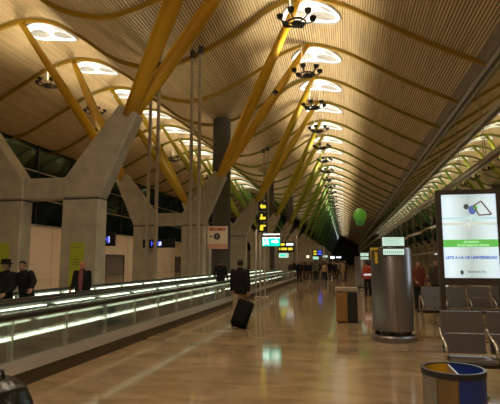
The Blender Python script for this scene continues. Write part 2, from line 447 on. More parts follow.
# ------------------------------------------------------------------ pylons
FR = [15.0+12.5*k for k in range(-1, 21)]
XC = -10.25
ORD = ['first', 'second', 'third', 'fourth', 'fifth', 'sixth', 'seventh', 'eighth', 'ninth', 'tenth']
def ring_strut(mb, a, b, r0, rm, r1):
    a, b = Vector(a), Vector(b); pts = []; rad = []
    for i in range(13):
        t = i/12; pts.append(a+(b-a)*t)
        q = r0+(rm-r0)*math.sin(min(t/0.45, 1)*PI/2) if t < 0.45 else rm+(r1-rm)*((t-0.45)/0.55)**1.6
        rad.append(q)
    mb.tube(pts, rad, 14, ex=0.82)
def near_ribs(y):
    # two ribs carried by the pylon at y
    k = round((y-15.0)/12.5)
    return 13.8+12.4*k, 20.0+12.4*k
def pylon(y, k):
    root = empty('concrete_pylon', (XC, y, 0))
    d = 0.62; sh = 0.42 if k >= 1 else 0.28
    mb = MB()
    for s in (-1, 1):
        leg = [(0.64, 0), (2.03, 0), (2.03, 3.80), (0.64, 3.80)]
        arm = [(0.64, 3.86), (2.03, 3.86), (3.33, 6.75), (2.64, 7.12), (0.66, 4.58)]
        for poly in (leg, arm):
            pp = [(s*u-(sh if s < 0 else 0), v) for u, v in poly]
            bm = bmesh.new()
            f = [bm.verts.new((u, 0, v)) for u, v in pp]; bm.faces.new(f)
            ext = bmesh.ops.extrude_face_region(bm, geom=list(bm.faces))
            for v in ext['geom']:
                if isinstance(v, bmesh.types.BMVert): v.co.y = d
            bmesh.ops.recalc_face_normals(bm, faces=bm.faces)
            bmesh.ops.bevel(bm, geom=[e for e in bm.edges if abs(e.verts[0].co.y-e.verts[1].co.y) < 0.01], offset=0.05, segments=1, affect='EDGES')
            mb.bm(bm)
        o_ = sh if s < 0 else 0
        mb.cur = 1; mb.box(min(s*0.68, s*1.99)-o_, max(s*0.68, s*1.99)-o_, 0.05, d-0.05, 3.79, 3.87); mb.cur = 0
    mb.bbox(-0.66-sh, 0.66, 0.06, d-0.06, 3.84, 4.60, 0.03)
    mb.build('concrete_frame', [M['concrete'], M['joint']], root)
    ya, yb = near_ribs(y)
    m = gmat(y)
    for s in (-1, 1):
        base = (s*2.93-(sh if s < 0 else 0), d/2, 6.72)
        topx = 7.95 if s > 0 else -10.1
        for j, yy in enumerate((ya-0.6 if k == 0 else ya, yb-1.5 if k == 0 else yb)):
            mb = MB(); off = (-0.12, 0.12)[j]
            zt = zr(XC+topx)-0.22
            ring_strut(mb, (base[0], base[1]+off, base[2]), (topx, yy-y, zt), 0.24, 0.36, 0.20)
            st = mb.build('roof_strut', m, root, smooth=True)
            MB().bbox(topx-0.22, topx+0.22, yy-y-0.14, yy-y+0.14, zt-0.12, zt+0.1, 0.03).build('end_plate', m, st)
    return root
k = -1
for k, y in zip(range(-1, 21), FR):
    if k < 0: continue
    r = pylon(y, k)
    if k < 6: tag(r, '%s splayed concrete pylon from the camera with %s roof struts' % (ORD[k], 'orange yellow' if k < 3 else ('olive' if k < 4 else 'green')), 'pylon', 'concrete roof pylons')
    else: tag(r, 'small distant concrete pylon with green struts far down the row', 'pylon', 'far concrete roof pylons')

# ducts and poles
for j, y in enumerate((37.6, 62.4, 87.2)):
    c = (-9.75, y)
    mb = MB(); mb.lathe([(0.0, 0), (0.74, 0), (0.74, 13.35), (0.0, 13.35)], 28, c)
    for z in (3.2, 6.4, 9.6): mb.lathe([(0.74, z), (0.765, z), (0.765, z+0.12), (0.74, z+0.12)], 28, c)
    o = mb.build('round_duct', M['darkpipe'], smooth=True, angle=0.6)
    tag(o, ['tall dark grey round duct just before the third pylon', 'tall dark round duct before the fifth pylon', 'thin far dark round duct before the seventh pylon'][j], 'duct', 'round ducts')
for (x, y, lab) in ((-8.40, 25.5, 'left pole of the slim grey pair right of the nearest struts'), (-7.93, 25.5, 'right pole of the slim grey pair right of the nearest struts'),
                    (-10.92, 25.5, 'left pole of the slim grey pair against the second pylon left arm'), (-10.42, 25.5, 'right pole of the slim grey pair against the second pylon left arm'),
                    (-8.4, 50.5, 'left pole of a far slim grey pair by the dark duct'), (-7.93, 50.5, 'right pole of a far slim grey pair by the dark duct')):
    t = empty('slim_pole', (x, y, 0)); zt = zr(x)
    MB().lathe([(0, 0), (0.10, 0), (0.10, zt-0.34), (0.0, zt-0.34)], 14).build('shaft', M['greytube'], t, smooth=True, angle=0.6)
    MB().lathe([(0.10, 0), (0.125, 0), (0.125, 0.03), (0.09, 0.03)], 14).build('base_plate', M['alu'], t)
    MB().lathe([(0.10, zt-0.6), (0.16, zt-0.6), (0.16, zt-0.14), (0, zt-0.14)], 14).build('top_collar', M['darkmetal'], t)
    tag(t, lab, 'pole', 'slim grey poles')

# column posters
for x, y, lab, w in ((XC+1.32, 15.0, 'lime green poster on the right leg of nearest pylon', 0.52), (XC-1.66, 15.0, 'lime green poster on the left leg of nearest pylon', 0.70)):
    t = empty('poster', (x, y-0.012, 0))
    MB().box(-w/2, w/2, -0.03, 0.0, 0.75, 2.32).build('panel', M['poster'], t)
    mb = MB()
    for z, a, b in ((2.12, -0.3, 0.1), (1.72, -0.3, 0.25), (1.64, -0.3, 0.2), (1.56, -0.3, 0.28), (1.2, -0.3, 0.1), (1.1, -0.3, 0.2)):
        mb.box(a*w, b*w, -0.034, -0.028, z, z+0.035)
    mb.build('printed_lines', M['posterink'], t)
    tag(t, lab, 'poster', 'lime posters on the pylon legs')

# ------------------------------------------------------------------ skylights and chandeliers
def make_skylight(xc):
    root = empty('skylight')
    def conf(px, py, dz): return (px, py, zr(xc+px)-zr(xc)+dz)
    def disc(mb, cx, cy, rx, ry, dz, n=40, rot=0, rings=4, dish=0.0):
        vs = []; fs = []
        for i in range(rings+1):
            q = i/rings
            for j in range(n):
                a = 2*PI*j/n; ux, uy = rx*q*math.cos(a), ry*q*math.sin(a)
                X = cx+ux*math.cos(rot)-uy*math.sin(rot); Yy = cy+ux*math.sin(rot)+uy*math.cos(rot)
                vs.append(conf(X, Yy, dz+dish*(1-q*q)))
        for i in range(rings):
            for j in range(n): fs.append((i*n+j, i*n+(j+1) % n, (i+1)*n+(j+1) % n, (i+1)*n+j))
        mb.add(vs, fs)
    mb = MB(); disc(mb, 0, 0, 1.75, 1.35, -0.09, dish=0.06, rings=6)
    # turned-down lip so that the shell has a side
    n = 40
    vs = [conf(1.75*math.cos(2*PI*j/n), 1.35*math.sin(2*PI*j/n), z) for z in (-0.09, -0.015) for j in range(n)]
    mb.add(vs, [(j, (j+1) % n, n+(j+1) % n, n+j) for j in range(n)])
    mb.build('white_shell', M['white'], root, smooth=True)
    for cx, cy, rx, ry, ro in ((-0.92, 0.15, 0.60, 0.50, 0.5), (0.72, 0.30, 0.78, 0.46, -0.3), (0.95, -0.62, 0.38, 0.16, 0.5)):
        m = MB(); disc(m, cx, cy, rx, ry, -0.115, 24, ro, 2); m.build('lens_pane', M['pane'], root)
    pts = [conf(1.78*math.cos(2*PI*j/n), 1.38*math.sin(2*PI*j/n), -0.1) for j in range(n+1)]
    MB().tube(pts, 0.05, 8, cap=False).build('rim', M['rim'], root, smooth=True)
    return root
def make_chandelier(drop, xc):
    xz = lambda dx: zr(xc+dx)-zr(xc)-0.17
    root = empty('chandelier')
    mb = MB(); n = 24
    mb.tube([(0.42*math.cos(2*PI*j/n), 0.42*math.sin(2*PI*j/n), -0.16) for j in range(n+1)], 0.045, 8, cap=False)
    mb.ball((0, 0, -0.2), (0.24, 0.24, 0.12))
    mb.build('ring', M['darkmetal'], root, smooth=True)
    for j in range(6):
        a = 2*PI*j/6+0.3; c, s = math.cos(a), math.sin(a)
        ar = MB().tube([(0.12*c, 0.12*s, -0.2), (0.42*c, 0.42*s, -0.19), (0.70*c, 0.70*s, -0.10), (0.76*c, 0.76*s, 0.0)], 0.032, 8).build('arm', M['darkmetal'], root, smooth=True)
        hd = MB(); hd.lathe([(0, -0.04), (0.09, -0.04), (0.13, 0.0), (0.155, 0.14), (0.165, 0.16), (0.14, 0.16), (0.12, 0.11), (0, 0.11)], 14, (0.76*c, 0.76*s))
        h = hd.build('spotlight', M['darkmetal'], ar, smooth=True, angle=0.7)
        MB().lathe([(0, 0.13), (0.12, 0.13)], 14, (0.76*c, 0.76*s)).build('lamp_glass', M['lens'], h)
    for j in range(3):
        a = 2*PI*j/3+0.3; c, s = math.cos(a), math.sin(a)
        MB().tube([(0.42*c, 0.42*s, -0.16), (0.46*c, 0.46*s, drop+xz(0.46*c))], 0.011, 6).build('cable', M['greytube'], root)
    return root

def lamp(x, y, z, e_up, e_all, wide=1.95):
    l = bpy.data.lights.new('upward_spot', 'SPOT'); l.energy = e_up; l.color = (1.0, 0.87, 0.65); l.spot_size = 2.55; l.spot_blend = 0.6; l.shadow_soft_size = 0.3
    o = bpy.data.objects.new('upward_spot', l); COL.objects.link(o); o.location = (x, y, z+0.35); o.rotation_euler = (PI, 0, 0)
    if e_all:  # downward fill added to brighten floor and pylons; the clusters only aim up
        l = bpy.data.lights.new('down_fill', 'SPOT'); l.energy = e_all; l.color = (1.0, 0.86, 0.65); l.shadow_soft_size = 0.35; l.spot_size = wide; l.spot_blend = 0.6
        o = bpy.data.objects.new('down_fill', l); COL.objects.link(o); o.location = (x, y, z-0.7)

E_UP, E_ALL = 1000.0, 560.0
ZC = 12.6
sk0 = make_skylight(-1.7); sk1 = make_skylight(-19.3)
ch0 = make_chandelier(zr(-1.9)-ZC, -1.9); ch1 = make_chandelier(zr(-19.5)-13.7, -19.5)
used = {}
def inst(proto, loc):
    o = copy_tree(proto) if used.get(proto.name) else proto
    used[proto.name] = True
    o.location = loc
    return o
vis = 0
for k, y in enumerate(RY):
    if y < -8 or y > 285: continue
    i = round((y-26.2)/6.2)
    yc = 20.65+6.2*i
    lamp(-1.9, yc, ZC, E_UP, E_ALL*1.15 if i < -1 else (E_ALL*0.9 if i < 15 else E_ALL*0.6), 2.9 if i < -1 else 1.95)
    if i < 0 or y > 215: continue
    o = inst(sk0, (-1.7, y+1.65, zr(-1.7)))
    if i < 7: lb = '%s white skylight from the camera along the main roof ridge' % ORD[i]
    else: lb = 'tiny far white skylight near the vanishing end of main ridge'
    tag(o, lb, 'skylight', 'skylights along the main ridge' if i < 7 else 'far skylights along the main ridge')
    o = inst(ch0, (-1.9, yc, ZC))
    lb = '%s hanging cluster of spotlights from the camera along main ridge' % ORD[i] if 0 <= i < 7 else ('tiny far hanging cluster of spotlights along main ridge' if i >= 0 else 'hanging cluster of spotlights above the viewer on the main ridge')
    tag(o, lb, 'chandelier', 'hanging spotlight clusters on main ridge' if i < 7 else 'far hanging spotlight clusters on main ridge')
for k, y in enumerate(RY):
    if y < 10 or y > 100: continue
    i = round((y-26.2)/6.2)
    yc = 28.2+6.2*i
    lamp(-19.5, yc, 13.7, E_UP*0.8, E_ALL*1.2 if i < 9 else 0, 2.3)
    if i < 0: continue
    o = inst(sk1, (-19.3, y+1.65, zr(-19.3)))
    lb = '%s white skylight from the camera along the left roof ridge' % ORD[i] if 0 <= i < 6 else ('small far white skylight seen beyond the pylons on left ridge' if i >= 0 else 'white skylight on the left ridge above the view')
    tag(o, lb, 'skylight', 'skylights along the left ridge')
    o = inst(ch1, (-19.5, yc, 13.7))
    lb = '%s hanging cluster of spotlights along the left ridge' % ORD[i] if 0 <= i < 6 else ('small far hanging cluster of spotlights on left ridge' if i >= 0 else 'hanging cluster of spotlights on the left ridge above view')
    tag(o, lb, 'chandelier', 'hanging spotlight clusters on left ridge')

def upward_spot(x, y, z, e, rx=PI, ry=0.0, size=2.8):
    l = bpy.data.lights.new('upward_spot', 'SPOT'); l.energy = e; l.color = (1.0, 0.87, 0.65); l.spot_size = size; l.spot_blend = 0.5; l.shadow_soft_size = 0.25
    o = bpy.data.objects.new('upward_spot', l); COL.objects.link(o); o.location = (x, y, z); o.rotation_euler = (rx, ry, 0)
for y in FR[:11]:
    upward_spot(XC, y+0.3, 7.4, 520)  # ceiling fill added above each pylon, with no fixture
for k in range(10): upward_spot(7.4, 8+12.4*k, 3.2, 180, PI, 0.35, 2.5)  # more added ceiling fill along the right facade, also without fixtures
# small hanging speaker
t = empty('hanging_speaker', (-3.95, 28.2, 12.0))
MB().ball((0, 0, 0), (0.19, 0.19, 0.17)).build('shell', M['darkmetal'], t, smooth=True)
MB().lathe([(0.0, -0.172), (0.12, -0.14), (0.13, -0.12)], 16).build('grille', M['greytube'], t)
for dx in (-0.1, 0.12): MB().tube([(dx, 0, 0.1), (dx*1.5, 0, zr(-3.95)-12.0)], 0.012, 6).build('cable', M['greytube'], t)
tag(t, 'small dark ball shaped speaker hanging on cables beside the struts', 'speaker')

# ------------------------------------------------------------------ moving walkways
def walkway(xr, xl, ya, yb, label, strips):
    root = empty('moving_walkway', ((xr+xl)/2, (ya+yb)/2, 0))
    ox, oy = (xr+xl)/2, (ya+yb)/2
    X = lambda x: x-ox
    a, b = ya-oy, yb-oy
    mb = MB()
    mb.box(X(xl)-0.16, X(xl)+0.10, a, b, 0, 0.19); mb.box(X(xr)-0.10, X(xr)+0.16, a, b, 0, 0.19)
    mb.build('skirt', M['skirt'], root)
    mb = MB()
    mb.prism([(X(xr)+0.17, 0.19), (X(xr)-0.13, 0.19), (X(xr)-0.13, 0.30), (X(xr)+0.02, 0.33)], 'y', a, b)
    mb.prism([(X(xl)-0.17, 0.19), (X(xl)+0.13, 0.19), (X(xl)+0.13, 0.30), (X(xl)-0.02, 0.33)], 'y', a, b)
    mb.build('ledge', M['ledge'], root)
    mb = MB(); mb.box(X(xl)+0.10, X(xr)-0.10, a, b, 0.0, 0.03)
    mb.build('belt', M['pallet'], root)
    for x in (xl, xr):
        pw = 1.3; nn = int((yb-ya-1.0)/pw)
        for i in range(nn):
            y0 = a+0.5+i*pw
            gp = MB().box(X(x)-0.008, X(x)+0.008, y0+0.01, y0+pw-0.01, 0.32, 0.86).build('glass_panel', M['balglass'], root)
            MB().box(X(x)-0.010, X(x)+0.012, y0-0.009, y0+0.009, 0.33, 0.86).build('joint_strip', M['alu'], gp)
        rail = []
        zt = 0.915
        for q in range(9): t = PI*q/8; rail.append((0, a+0.35-0.30*math.sin(t), 0.36+(zt-0.36)*(1-math.cos(t))/2))
        far = [(0, -p[1]+a+b, p[2]) for p in reversed(rail)]
        pts = [(X(x), p[1], p[2]) for p in rail+far]
        MB().tube(pts, 0.045, 8).build('handrail', M['rubber'], root, smooth=True)
        MB().box(X(x)-0.022, X(x)+0.022, a+0.5, b-0.5, 0.862, 0.878).build('handrail_track', M['alu'], root)
    for (x, z, w, m, pieces) in strips:
        for (p0, p1) in pieces:
            MB().box(X(x)-0.02, X(x)+0.02, p0-oy, p1-oy, z-w/2, z+w/2).build('strip_light', m, root)
    tag(root, label, 'moving walkway', 'pair of moving walkways')
    return root
def pcs(a, b, L, gap):
    r = []; y = a
    while y < b: r.append((y, min(b, y+L))); y += L+gap
    return r
walkway(-4.42, -5.78, -5, 45.2, 'nearer moving walkway with glass sides beside the tan concourse floor',
        [(-5.70, 0.325, 0.055, M['strip'], pcs(-4, 44.6, 2.4, 0.04)), (-4.45, 0.825, 0.026, M['strip2'], pcs(-4, 44.6, 1.9, 0.2)), (-5.75, 0.825, 0.022, M['strip2'], pcs(-4, 44.6, 1.5, 0.35))])
walkway(-6.25, -7.62, -5, 45.2, 'farther moving walkway beyond the nearer one carrying the standing men',
        [(-7.54, 0.33, 0.09, M['strip'], pcs(-4, 44.6, 3.0, 0.3)), (-6.28, 0.825, 0.022, M['strip2'], pcs(-4, 44.6, 1.1, 0.4)), (-7.59, 0.825, 0.05, M['strip2'], pcs(-4, 44.6, 1.5, 0.3))])

# ------------------------------------------------------------------ people
def remesh(mb, vox, smooth=4):
    me = mb.mesh('tmp', [])
    return evaluated(me, [('REMESH', dict(mode='VOXEL', voxel_size=vox, use_smooth_shade=True)), ('SMOOTH', dict(factor=0.5, iterations=smooth))])

def build_person(pose, cloth, h=1.75, vox=0.017, hatted=False, bald=False, long_coat=False, skin='skin', vest=False, open_jacket=False):
    """standing figure facing +Y. pose: dict of angles (degrees)"""
    P = dict(lt=0, ls=0, rt_=0, rs=0, lu=5, lf=15, rtu=5, rf=15, lab=8, rab=8, lean=0, turn=0, tilt=0, curl=0.6); P.update(pose)
    R = math.radians
    def leg(sx, th, sh):
        hip = Vector((sx*0.095, 0, 0.93)); kn = hip+Vector((sx*0.012, math.sin(R(th)), -math.cos(R(th))))*0.44
        an = kn+Vector((0, math.sin(R(sh)), -math.cos(R(sh))))*0.42
        return hip, kn, an
    L = leg(-1, P['lt'], P['ls']); Rr = leg(1, P['rt_'], P['rs'])
    dz = 0.075-min(L[2].z, Rr[2].z)
    sh = Vector((0, 0, dz))
    L = [p+sh for p in L]; Rr = [p+sh for p in Rr]
    lean = Matrix.Rotation(-R(P['lean']), 4, 'X') @ Matrix.Rotation(R(P['tilt']), 4, 'Y')
    pel = Vector((0, 0, 0.95+dz))
    U = lambda x, y, z: pel+(lean @ Vector((x, y, z-0.95)))
    def arm(sx, up_, fo, ab):
        s = U(sx*0.175, -0.01, 1.425)
        d1 = Vector((sx*math.sin(R(ab)), math.sin(R(up_))*math.cos(R(ab)), -math.cos(R(up_))*math.cos(R(ab))))
        e = s+d1*0.285
        d2 = Vector((sx*math.sin(R(ab*0.4)), math.sin(R(fo)), -math.cos(R(fo)))).normalized()
        w = e+d2*0.255
        return s, e, w, w+d2*0.085, d2
    LA = arm(-1, P['lu'], P['lf'], P['lab']); RA = arm(1, P['rtu'], P['rf'], P['rab'])
    def torso(mb, g, z0=0.88, z1=1.46):
        prof = [(0.86, 0.150, 0.105), (0.95, 0.165, 0.115), (1.05, 0.150, 0.105), (1.15, 0.150, 0.105), (1.28, 0.172, 0.118), (1.38, 0.180, 0.112), (1.44, 0.150, 0.09), (1.475, 0.085, 0.07)]
        rings = []
        for z, rx, ry in prof:
            if z < z0-1e-6 or z > z1+0.02: continue
            c = U(0, 0, z); rings.append((c.x, c.y, c.z, rx+g, ry+g))
        mb.stack(rings, 20, 2.3)
    hc = U(0, 0.02, 1.625)
    tw = Matrix.Rotation(R(P['turn']), 3, 'Z')
    H = lambda x, y, z: hc+tw @ Vector((x, y, z))
    # body: one continuous surface
    mb = MB(); torso(mb, 0.0)
    for q in (L, Rr): mb.limb([q[0], q[1], q[2]], [0.080, 0.055, 0.040])
    for s, e, w, pm, d2 in (LA, RA):
        mb.limb([s, e, w], [0.050, 0.040, 0.029])
        mb.limb([w, w+d2*0.045, pm], [0.028, 0.036, 0.034])
    mb.limb([U(0, -0.01, 1.42), U(0, 0.0, 1.50), U(0, 0.015, 1.57)], [0.065, 0.054, 0.054])
    mb.ball(H(0, -0.008, 0.022), (0.074, 0.094, 0.090)); mb.ball(H(0, 0.022, -0.045), (0.058, 0.066, 0.068))
    mb.ball(H(0, 0.094, -0.022), (0.014, 0.024, 0.022)); mb.ball(H(0, 0.084, 0.002), (0.010, 0.016, 0.025))
    for s in (-1, 1): mb.ball(H(s*0.077, -0.008, -0.012), (0.014, 0.022, 0.032))
    me = remesh(mb, vox if vox < 0.015 else 0.015, 3)
    fb = MB()
    for (s, e, w, pm, d2), sx in ((LA, -1), (RA, 1)):
        side = Vector((0, 1, 0)); side = (side-d2*side.dot(d2)).normalized(); inn = Vector((-sx, 0, 0))
        for i, (o, ln) in enumerate(((-0.027, 0.066), (-0.009, 0.078), (0.009, 0.084), (0.027, 0.074))):
            b0 = pm+side*o-d2*0.01; c = P['curl']*(1.1 if i == 0 else 1.0)
            p1 = b0+(d2*math.cos(c*0.5)+inn*math.sin(c*0.5))*ln*0.48
            p2 = p1+(d2*math.cos(c*1.3)+inn*math.sin(c*1.3))*ln*0.32
            p3 = p2+(d2*math.cos(c*2.1)+inn*math.sin(c*2.1))*ln*0.24
            fb.limb([b0, p1, p2, p3], [0.0095, 0.009, 0.0082, 0.007], 7)
        t0 = w+d2*0.04+side*0.026; t1 = t0+(side*0.7+d2*0.6+inn*0.25).normalized()*0.038; t2 = t1+(d2*0.9+inn*0.35+side*0.1).normalized()*0.030
        fb.limb([t0, t1, t2], [0.0125, 0.0105, 0.0085], 7)
    bm = bmesh.new(); bm.from_mesh(me); fm = fb.mesh('tmp', []); bm.from_mesh(fm); bm.to_mesh(me); bm.free()
    me.materials.clear(); me.materials.append(M[skin]); me.shade_smooth()
    root = link('person', me)
    # head details
    if not hatted and not bald:
        hb = MB(); hb.ball(H(0, -0.012, 0.028), (0.083, 0.101, 0.098), 22, 16, lambda c: (lambda q: q.z > 0.035+max(0, q.y)*0.45 or (q.y < -0.03 and q.z > -0.055))(tw.inverted() @ (c-hc)))
        hb.build('hair', M['hair'], root, smooth=True)
    if bald:
        hb = MB(); hb.ball(H(0, -0.012, 0.01), (0.081, 0.099, 0.085), 22, 14, lambda c: (lambda q: q.y < -0.02 and -0.06 < q.z < 0.03)(tw.inverted() @ (c-hc)))
        hb.build('hair', M['greycloth'], root, smooth=True)
    for s in (-1, 1): MB().ball(H(s*0.031, 0.079, 0.008), (0.011, 0.008, 0.008), 8, 6).build('eye', M['eye'], root, smooth=True)
    MB().ball(H(0, 0.082, -0.062), (0.024, 0.008, 0.006), 10, 6).build('mouth', M['lip'], root, smooth=True)
    if hatted:
        c = H(0, -0.005, 0)
        hb = MB(); hb.lathe([(0, 0.15), (0.075, 0.145), (0.092, 0.12), (0.096, 0.055), (0.155, 0.045), (0.155, 0.035), (0.09, 0.04)], 24)
        hb.v = [(v[0]+c.x, v[1]*1.15+c.y, v[2]+c.z) for v in hb.v]
        hb.build('hat', M['blackcloth'], root, smooth=True, angle=0.7)
        hb = MB(); hb.ball(H(0, -0.016, 0.0), (0.082, 0.1, 0.09), 18, 12, lambda c: (lambda q: q.y < -0.02 and -0.06 < q.z < 0.06)(tw.inverted() @ (c-hc)))
        hb.build('hair', M['hair'], root, smooth=True)
    # trousers
    mb = MB(); c = pel
    mb.stack([(c.x, c.y, 0.82+dz, 0.12, 0.10), (c.x, c.y, 0.90+dz, 0.172, 0.122), (c.x, c.y, 1.0+dz, 0.168, 0.120), (c.x, c.y, 1.06+dz, 0.155, 0.11)], 20)
    for q in (L, Rr):
        e = q[2]+(q[1]-q[2]).normalized()*-0.005
        mb.tube([q[0]+Vector((0, 0, 0.02)), q[0]*0.55+q[1]*0.45, q[1], q[1]*0.5+q[2]*0.5, e], [0.098, 0.088, 0.070, 0.064, 0.060], 14)
    me = remesh(mb, vox); me.materials.clear(); me.materials.append(M[cloth[1]]); me.shade_smooth(); link('trousers', me, root)
    # jacket
    mb = MB()
    hem = 0.62 if long_coat else 0.84
    prof = [(hem, 0.188, 0.135), (0.92, 0.188, 0.135), (1.05, 0.175, 0.130), (1.16, 0.178, 0.132), (1.28, 0.200, 0.142), (1.38, 0.203, 0.132), (1.445, 0.165, 0.105), (1.485, 0.09, 0.082)]
    rings = []
    for z, rx, ry in prof:
        p = U(0, 0, z); rings.append((p.x, p.y, p.z, rx, ry))
    mb.stack(rings, 24, 2.3)
    for s, e, w, pm, d2 in (LA, RA):
        mb.limb([s, s*0.5+e*0.5, e], [0.078, 0.070, 0.062]); mb.tube([e, e*0.5+w*0.5, w], [0.062, 0.055, 0.048], 12)
    mb.tube([U(0, -0.01, 1.46), U(0, -0.005, 1.53)], [0.085, 0.072], 14)
    me = remesh(mb, vox, 3); me.materials.clear(); me.materials.append(M[cloth[0]]); me.shade_smooth(); link('jacket', me, root)
    if open_jacket:
        mb = MB()
        pr = [(0.93, 0.04, 0.138), (1.05, 0.05, 0.136), (1.16, 0.055, 0.139), (1.28, 0.062, 0.148), (1.38, 0.062, 0.138), (1.47, 0.05, 0.098), (1.51, 0.045, 0.085)]
        vs = []; fs = []
        for z, hw, y in pr:
            for t in (-1, -0.5, 0, 0.5, 1): vs.append(U(t*hw, y+0.006-abs(t)*0.006, z))
        for i in range(len(pr)-1):
            for j in range(4): fs.append((5*i+j, 5*i+j+1, 5*i+6+j, 5*i+5+j))
        mb.add(vs, fs); mb.build('shirt_front', M['shirt'], root, smooth=True)
    if vest:
        mb = MB()
        mb.lathe([(0.212, 1.02), (0.212, 1.11)], 24)
        q = []
        for v in mb.v:
            p = U(v[0], v[1]*0.72, v[2]); q.append(tuple(p))
        mb.v = q; mb.build('reflective_band', M['reflect'], root, smooth=True)
    # shoes
    for q in (L, Rr):
        a = q[2]; mb = MB()
        kx = -0.075+0.0
        mb.stack([(a.x, a.y+0.055, a.z-0.075, 0.046, 0.13), (a.x, a.y+0.055, a.z-0.05, 0.048, 0.132), (a.x, a.y+0.045, a.z-0.02, 0.045, 0.115), (a.x, a.y+0.005, a.z+0.03, 0.043, 0.062), (a.x, a.y, a.z+0.05, 0.04, 0.05)], 16, 2.4)
        mb.build('shoe', M['shoe'], root, smooth=True)
    k = h/1.75
    root.scale = (k, k, k)
    root['hands'] = 0
    del root['hands']
    return root, dict(LA=LA, RA=RA)

def place(o, x, y, face, label, group=None, z=0.0):
    """face: degrees, 0 faces away from the camera (+Y)"""
    o.location = (x, y, z); o.rotation_euler = (0, 0, math.radians(face))
    return tag(o, label, 'person', group)

# traveller with the suitcase, seen from behind
hero, J = build_person(dict(lt=-14, ls=-26, rt_=15, rs=6, lu=12, lf=24, rtu=-16, rf=-6, lab=9, rab=9, curl=0.9), ('olive', 'tan'), 1.74, 0.012)
place(hero, -2.71, 12.45, 4, 'person in dark jacket and tan trousers walking away pulling a suitcase')
def suitcase(hand, foot, label, rz=0.0, ls=1.0):
    """upright-local case, tilted so that its pull bar ends at the hand"""
    hand, foot = Vector(hand), Vector(foot)
    zax = (hand-foot).normalized(); xax = Vector((math.cos(rz), math.sin(rz), 0)); xax = (xax-zax*xax.dot(zax)).normalized(); yax = zax.cross(xax)
    Ln = (hand-foot).length
    root = empty('suitcase'); 
    root.matrix_world = Matrix(((xax.x, yax.x, zax.x, foot.x), (xax.y, yax.y, zax.y, foot.y), (xax.z, yax.z, zax.z, foot.z), (0, 0, 0, 1)))
    hgt = min(0.74*ls, Ln-0.1)
    MB().bbox(-0.215*ls, 0.215*ls, -0.13*ls, 0.13*ls, 0.03, hgt, 0.045, 3).build('shell', M['case'], root, smooth=True)
    MB().bbox(-0.17*ls, 0.17*ls, -0.165*ls, -0.12*ls, 0.08, hgt*0.55, 0.02, 2).build('front_pocket', M['case'], root, smooth=True)
    mb = MB(); mb.tube([(-0.09, 0.11*ls, hgt-0.05), (-0.09, 0.11*ls, Ln), (0.09, 0.11*ls, Ln), (0.09, 0.11*ls, hgt-0.05)], 0.011, 8)
    mb.build('pull_bar', M['darkmetal'], root, smooth=True)
    MB().tube([(-0.06, 0, hgt-0.005), (-0.05, 0, hgt+0.03), (0.05, 0, hgt+0.03), (0.06, 0, hgt-0.005)], 0.012, 8).build('carry_handle', M['black'], root, smooth=True)
    for s in (-1, 1):
        w = MB(); w.tube([(s*0.17*ls-0.015, 0.10*ls, 0.03), (s*0.17*ls+0.015, 0.10*ls, 0.03)], 0.035, 12); w.build('wheel', M['black'], root)
    tag(root, label, 'suitcase')
    return root
bpy.context.view_layer.update()
hw = hero.matrix_world @ (J['RA'][3]+J['RA'][4]*0.03)
suitcase(hw+Vector((0.0, 0.0, 0.0)), (hw.x-0.20, hw.y-0.42, 0.045), 'black wheeled suitcase pulled tilted by the person in tan trousers', 0.1, 0.95)

p2, _ = build_person(dict(lt=5, ls=-2, rt_=-4, rs=-6, lu=10, lf=55, rtu=8, rf=50, lab=14, rab=14), ('blackcloth', 'tan'), 1.72)
place(p2, -5.05, 19.4, 8, 'person in black jacket standing on the nearer walkway beyond the suitcase traveller', z=0.03)
p3, _ = build_person(dict(lu=8, lf=60, rtu=5, rf=50, lab=10, rab=10, turn=-10), ('blackcloth', 'jeans'), 1.66, hatted=True)
place(p3, -6.98, 9.0, 172, 'person in black brimmed hat and dark coat on the farther walkway', z=0.03)
p4, _ = build_person(dict(lu=30, lf=50, rtu=8, rf=55, lab=42, rab=12, turn=12, lean=6, tilt=8), ('blackcloth', 'jeans'), 1.66)
place(p4, -6.90, 9.6, 178, 'bareheaded person in black jacket leaning on handrail beside the hatted person', z=0.03)
p5, _ = build_person(dict(lu=8, lf=30, rtu=10, rf=40, lab=10, rab=10, turn=14), ('blackcloth', 'jeans'), 1.64, bald=True, skin='redskin', open_jacket=True)
place(p5, -6.85, 11.78, 194, 'ruddy faced person in dark suit and rosy shirt on the farther walkway', z=0.03)
p6, _ = build_person(dict(lt=4, ls=-2, rt_=-5, rs=-8, lu=5, lf=30, rtu=6, rf=40, rab=16), ('vest', 'jeans'), 1.70, vest=True)
place(p6, 1.06, 24.4, 30, 'person in red vest with pale reflective band beside the steel column')
p7, _ = build_person(dict(lt=-12, ls=-16, rt_=13, rs=8, lu=-14, lf=0, rtu=14, rf=30), ('navy', 'jeans'), 1.74)
place(p7, -3.55, 38.3, 175, 'lone dark figure mid stride below the yellow overhead signs')
p8, _ = build_person(dict(lu=6, lf=45, rtu=8, rf=60), ('redcloth', 'jeans'), 1.72)
place(p8, 2.42, 17.2, 200, 'person in dull red top standing behind the rear seats by steel column')
p9, _ = build_person(dict(lt=3, rt_=-3, lu=4, lf=20, rtu=6, rf=35), ('brown', 'jeans'), 1.74)
place(p9, 3.15, 18.0, 160, 'person in dark brown coat standing behind rear seats left of lightbox')
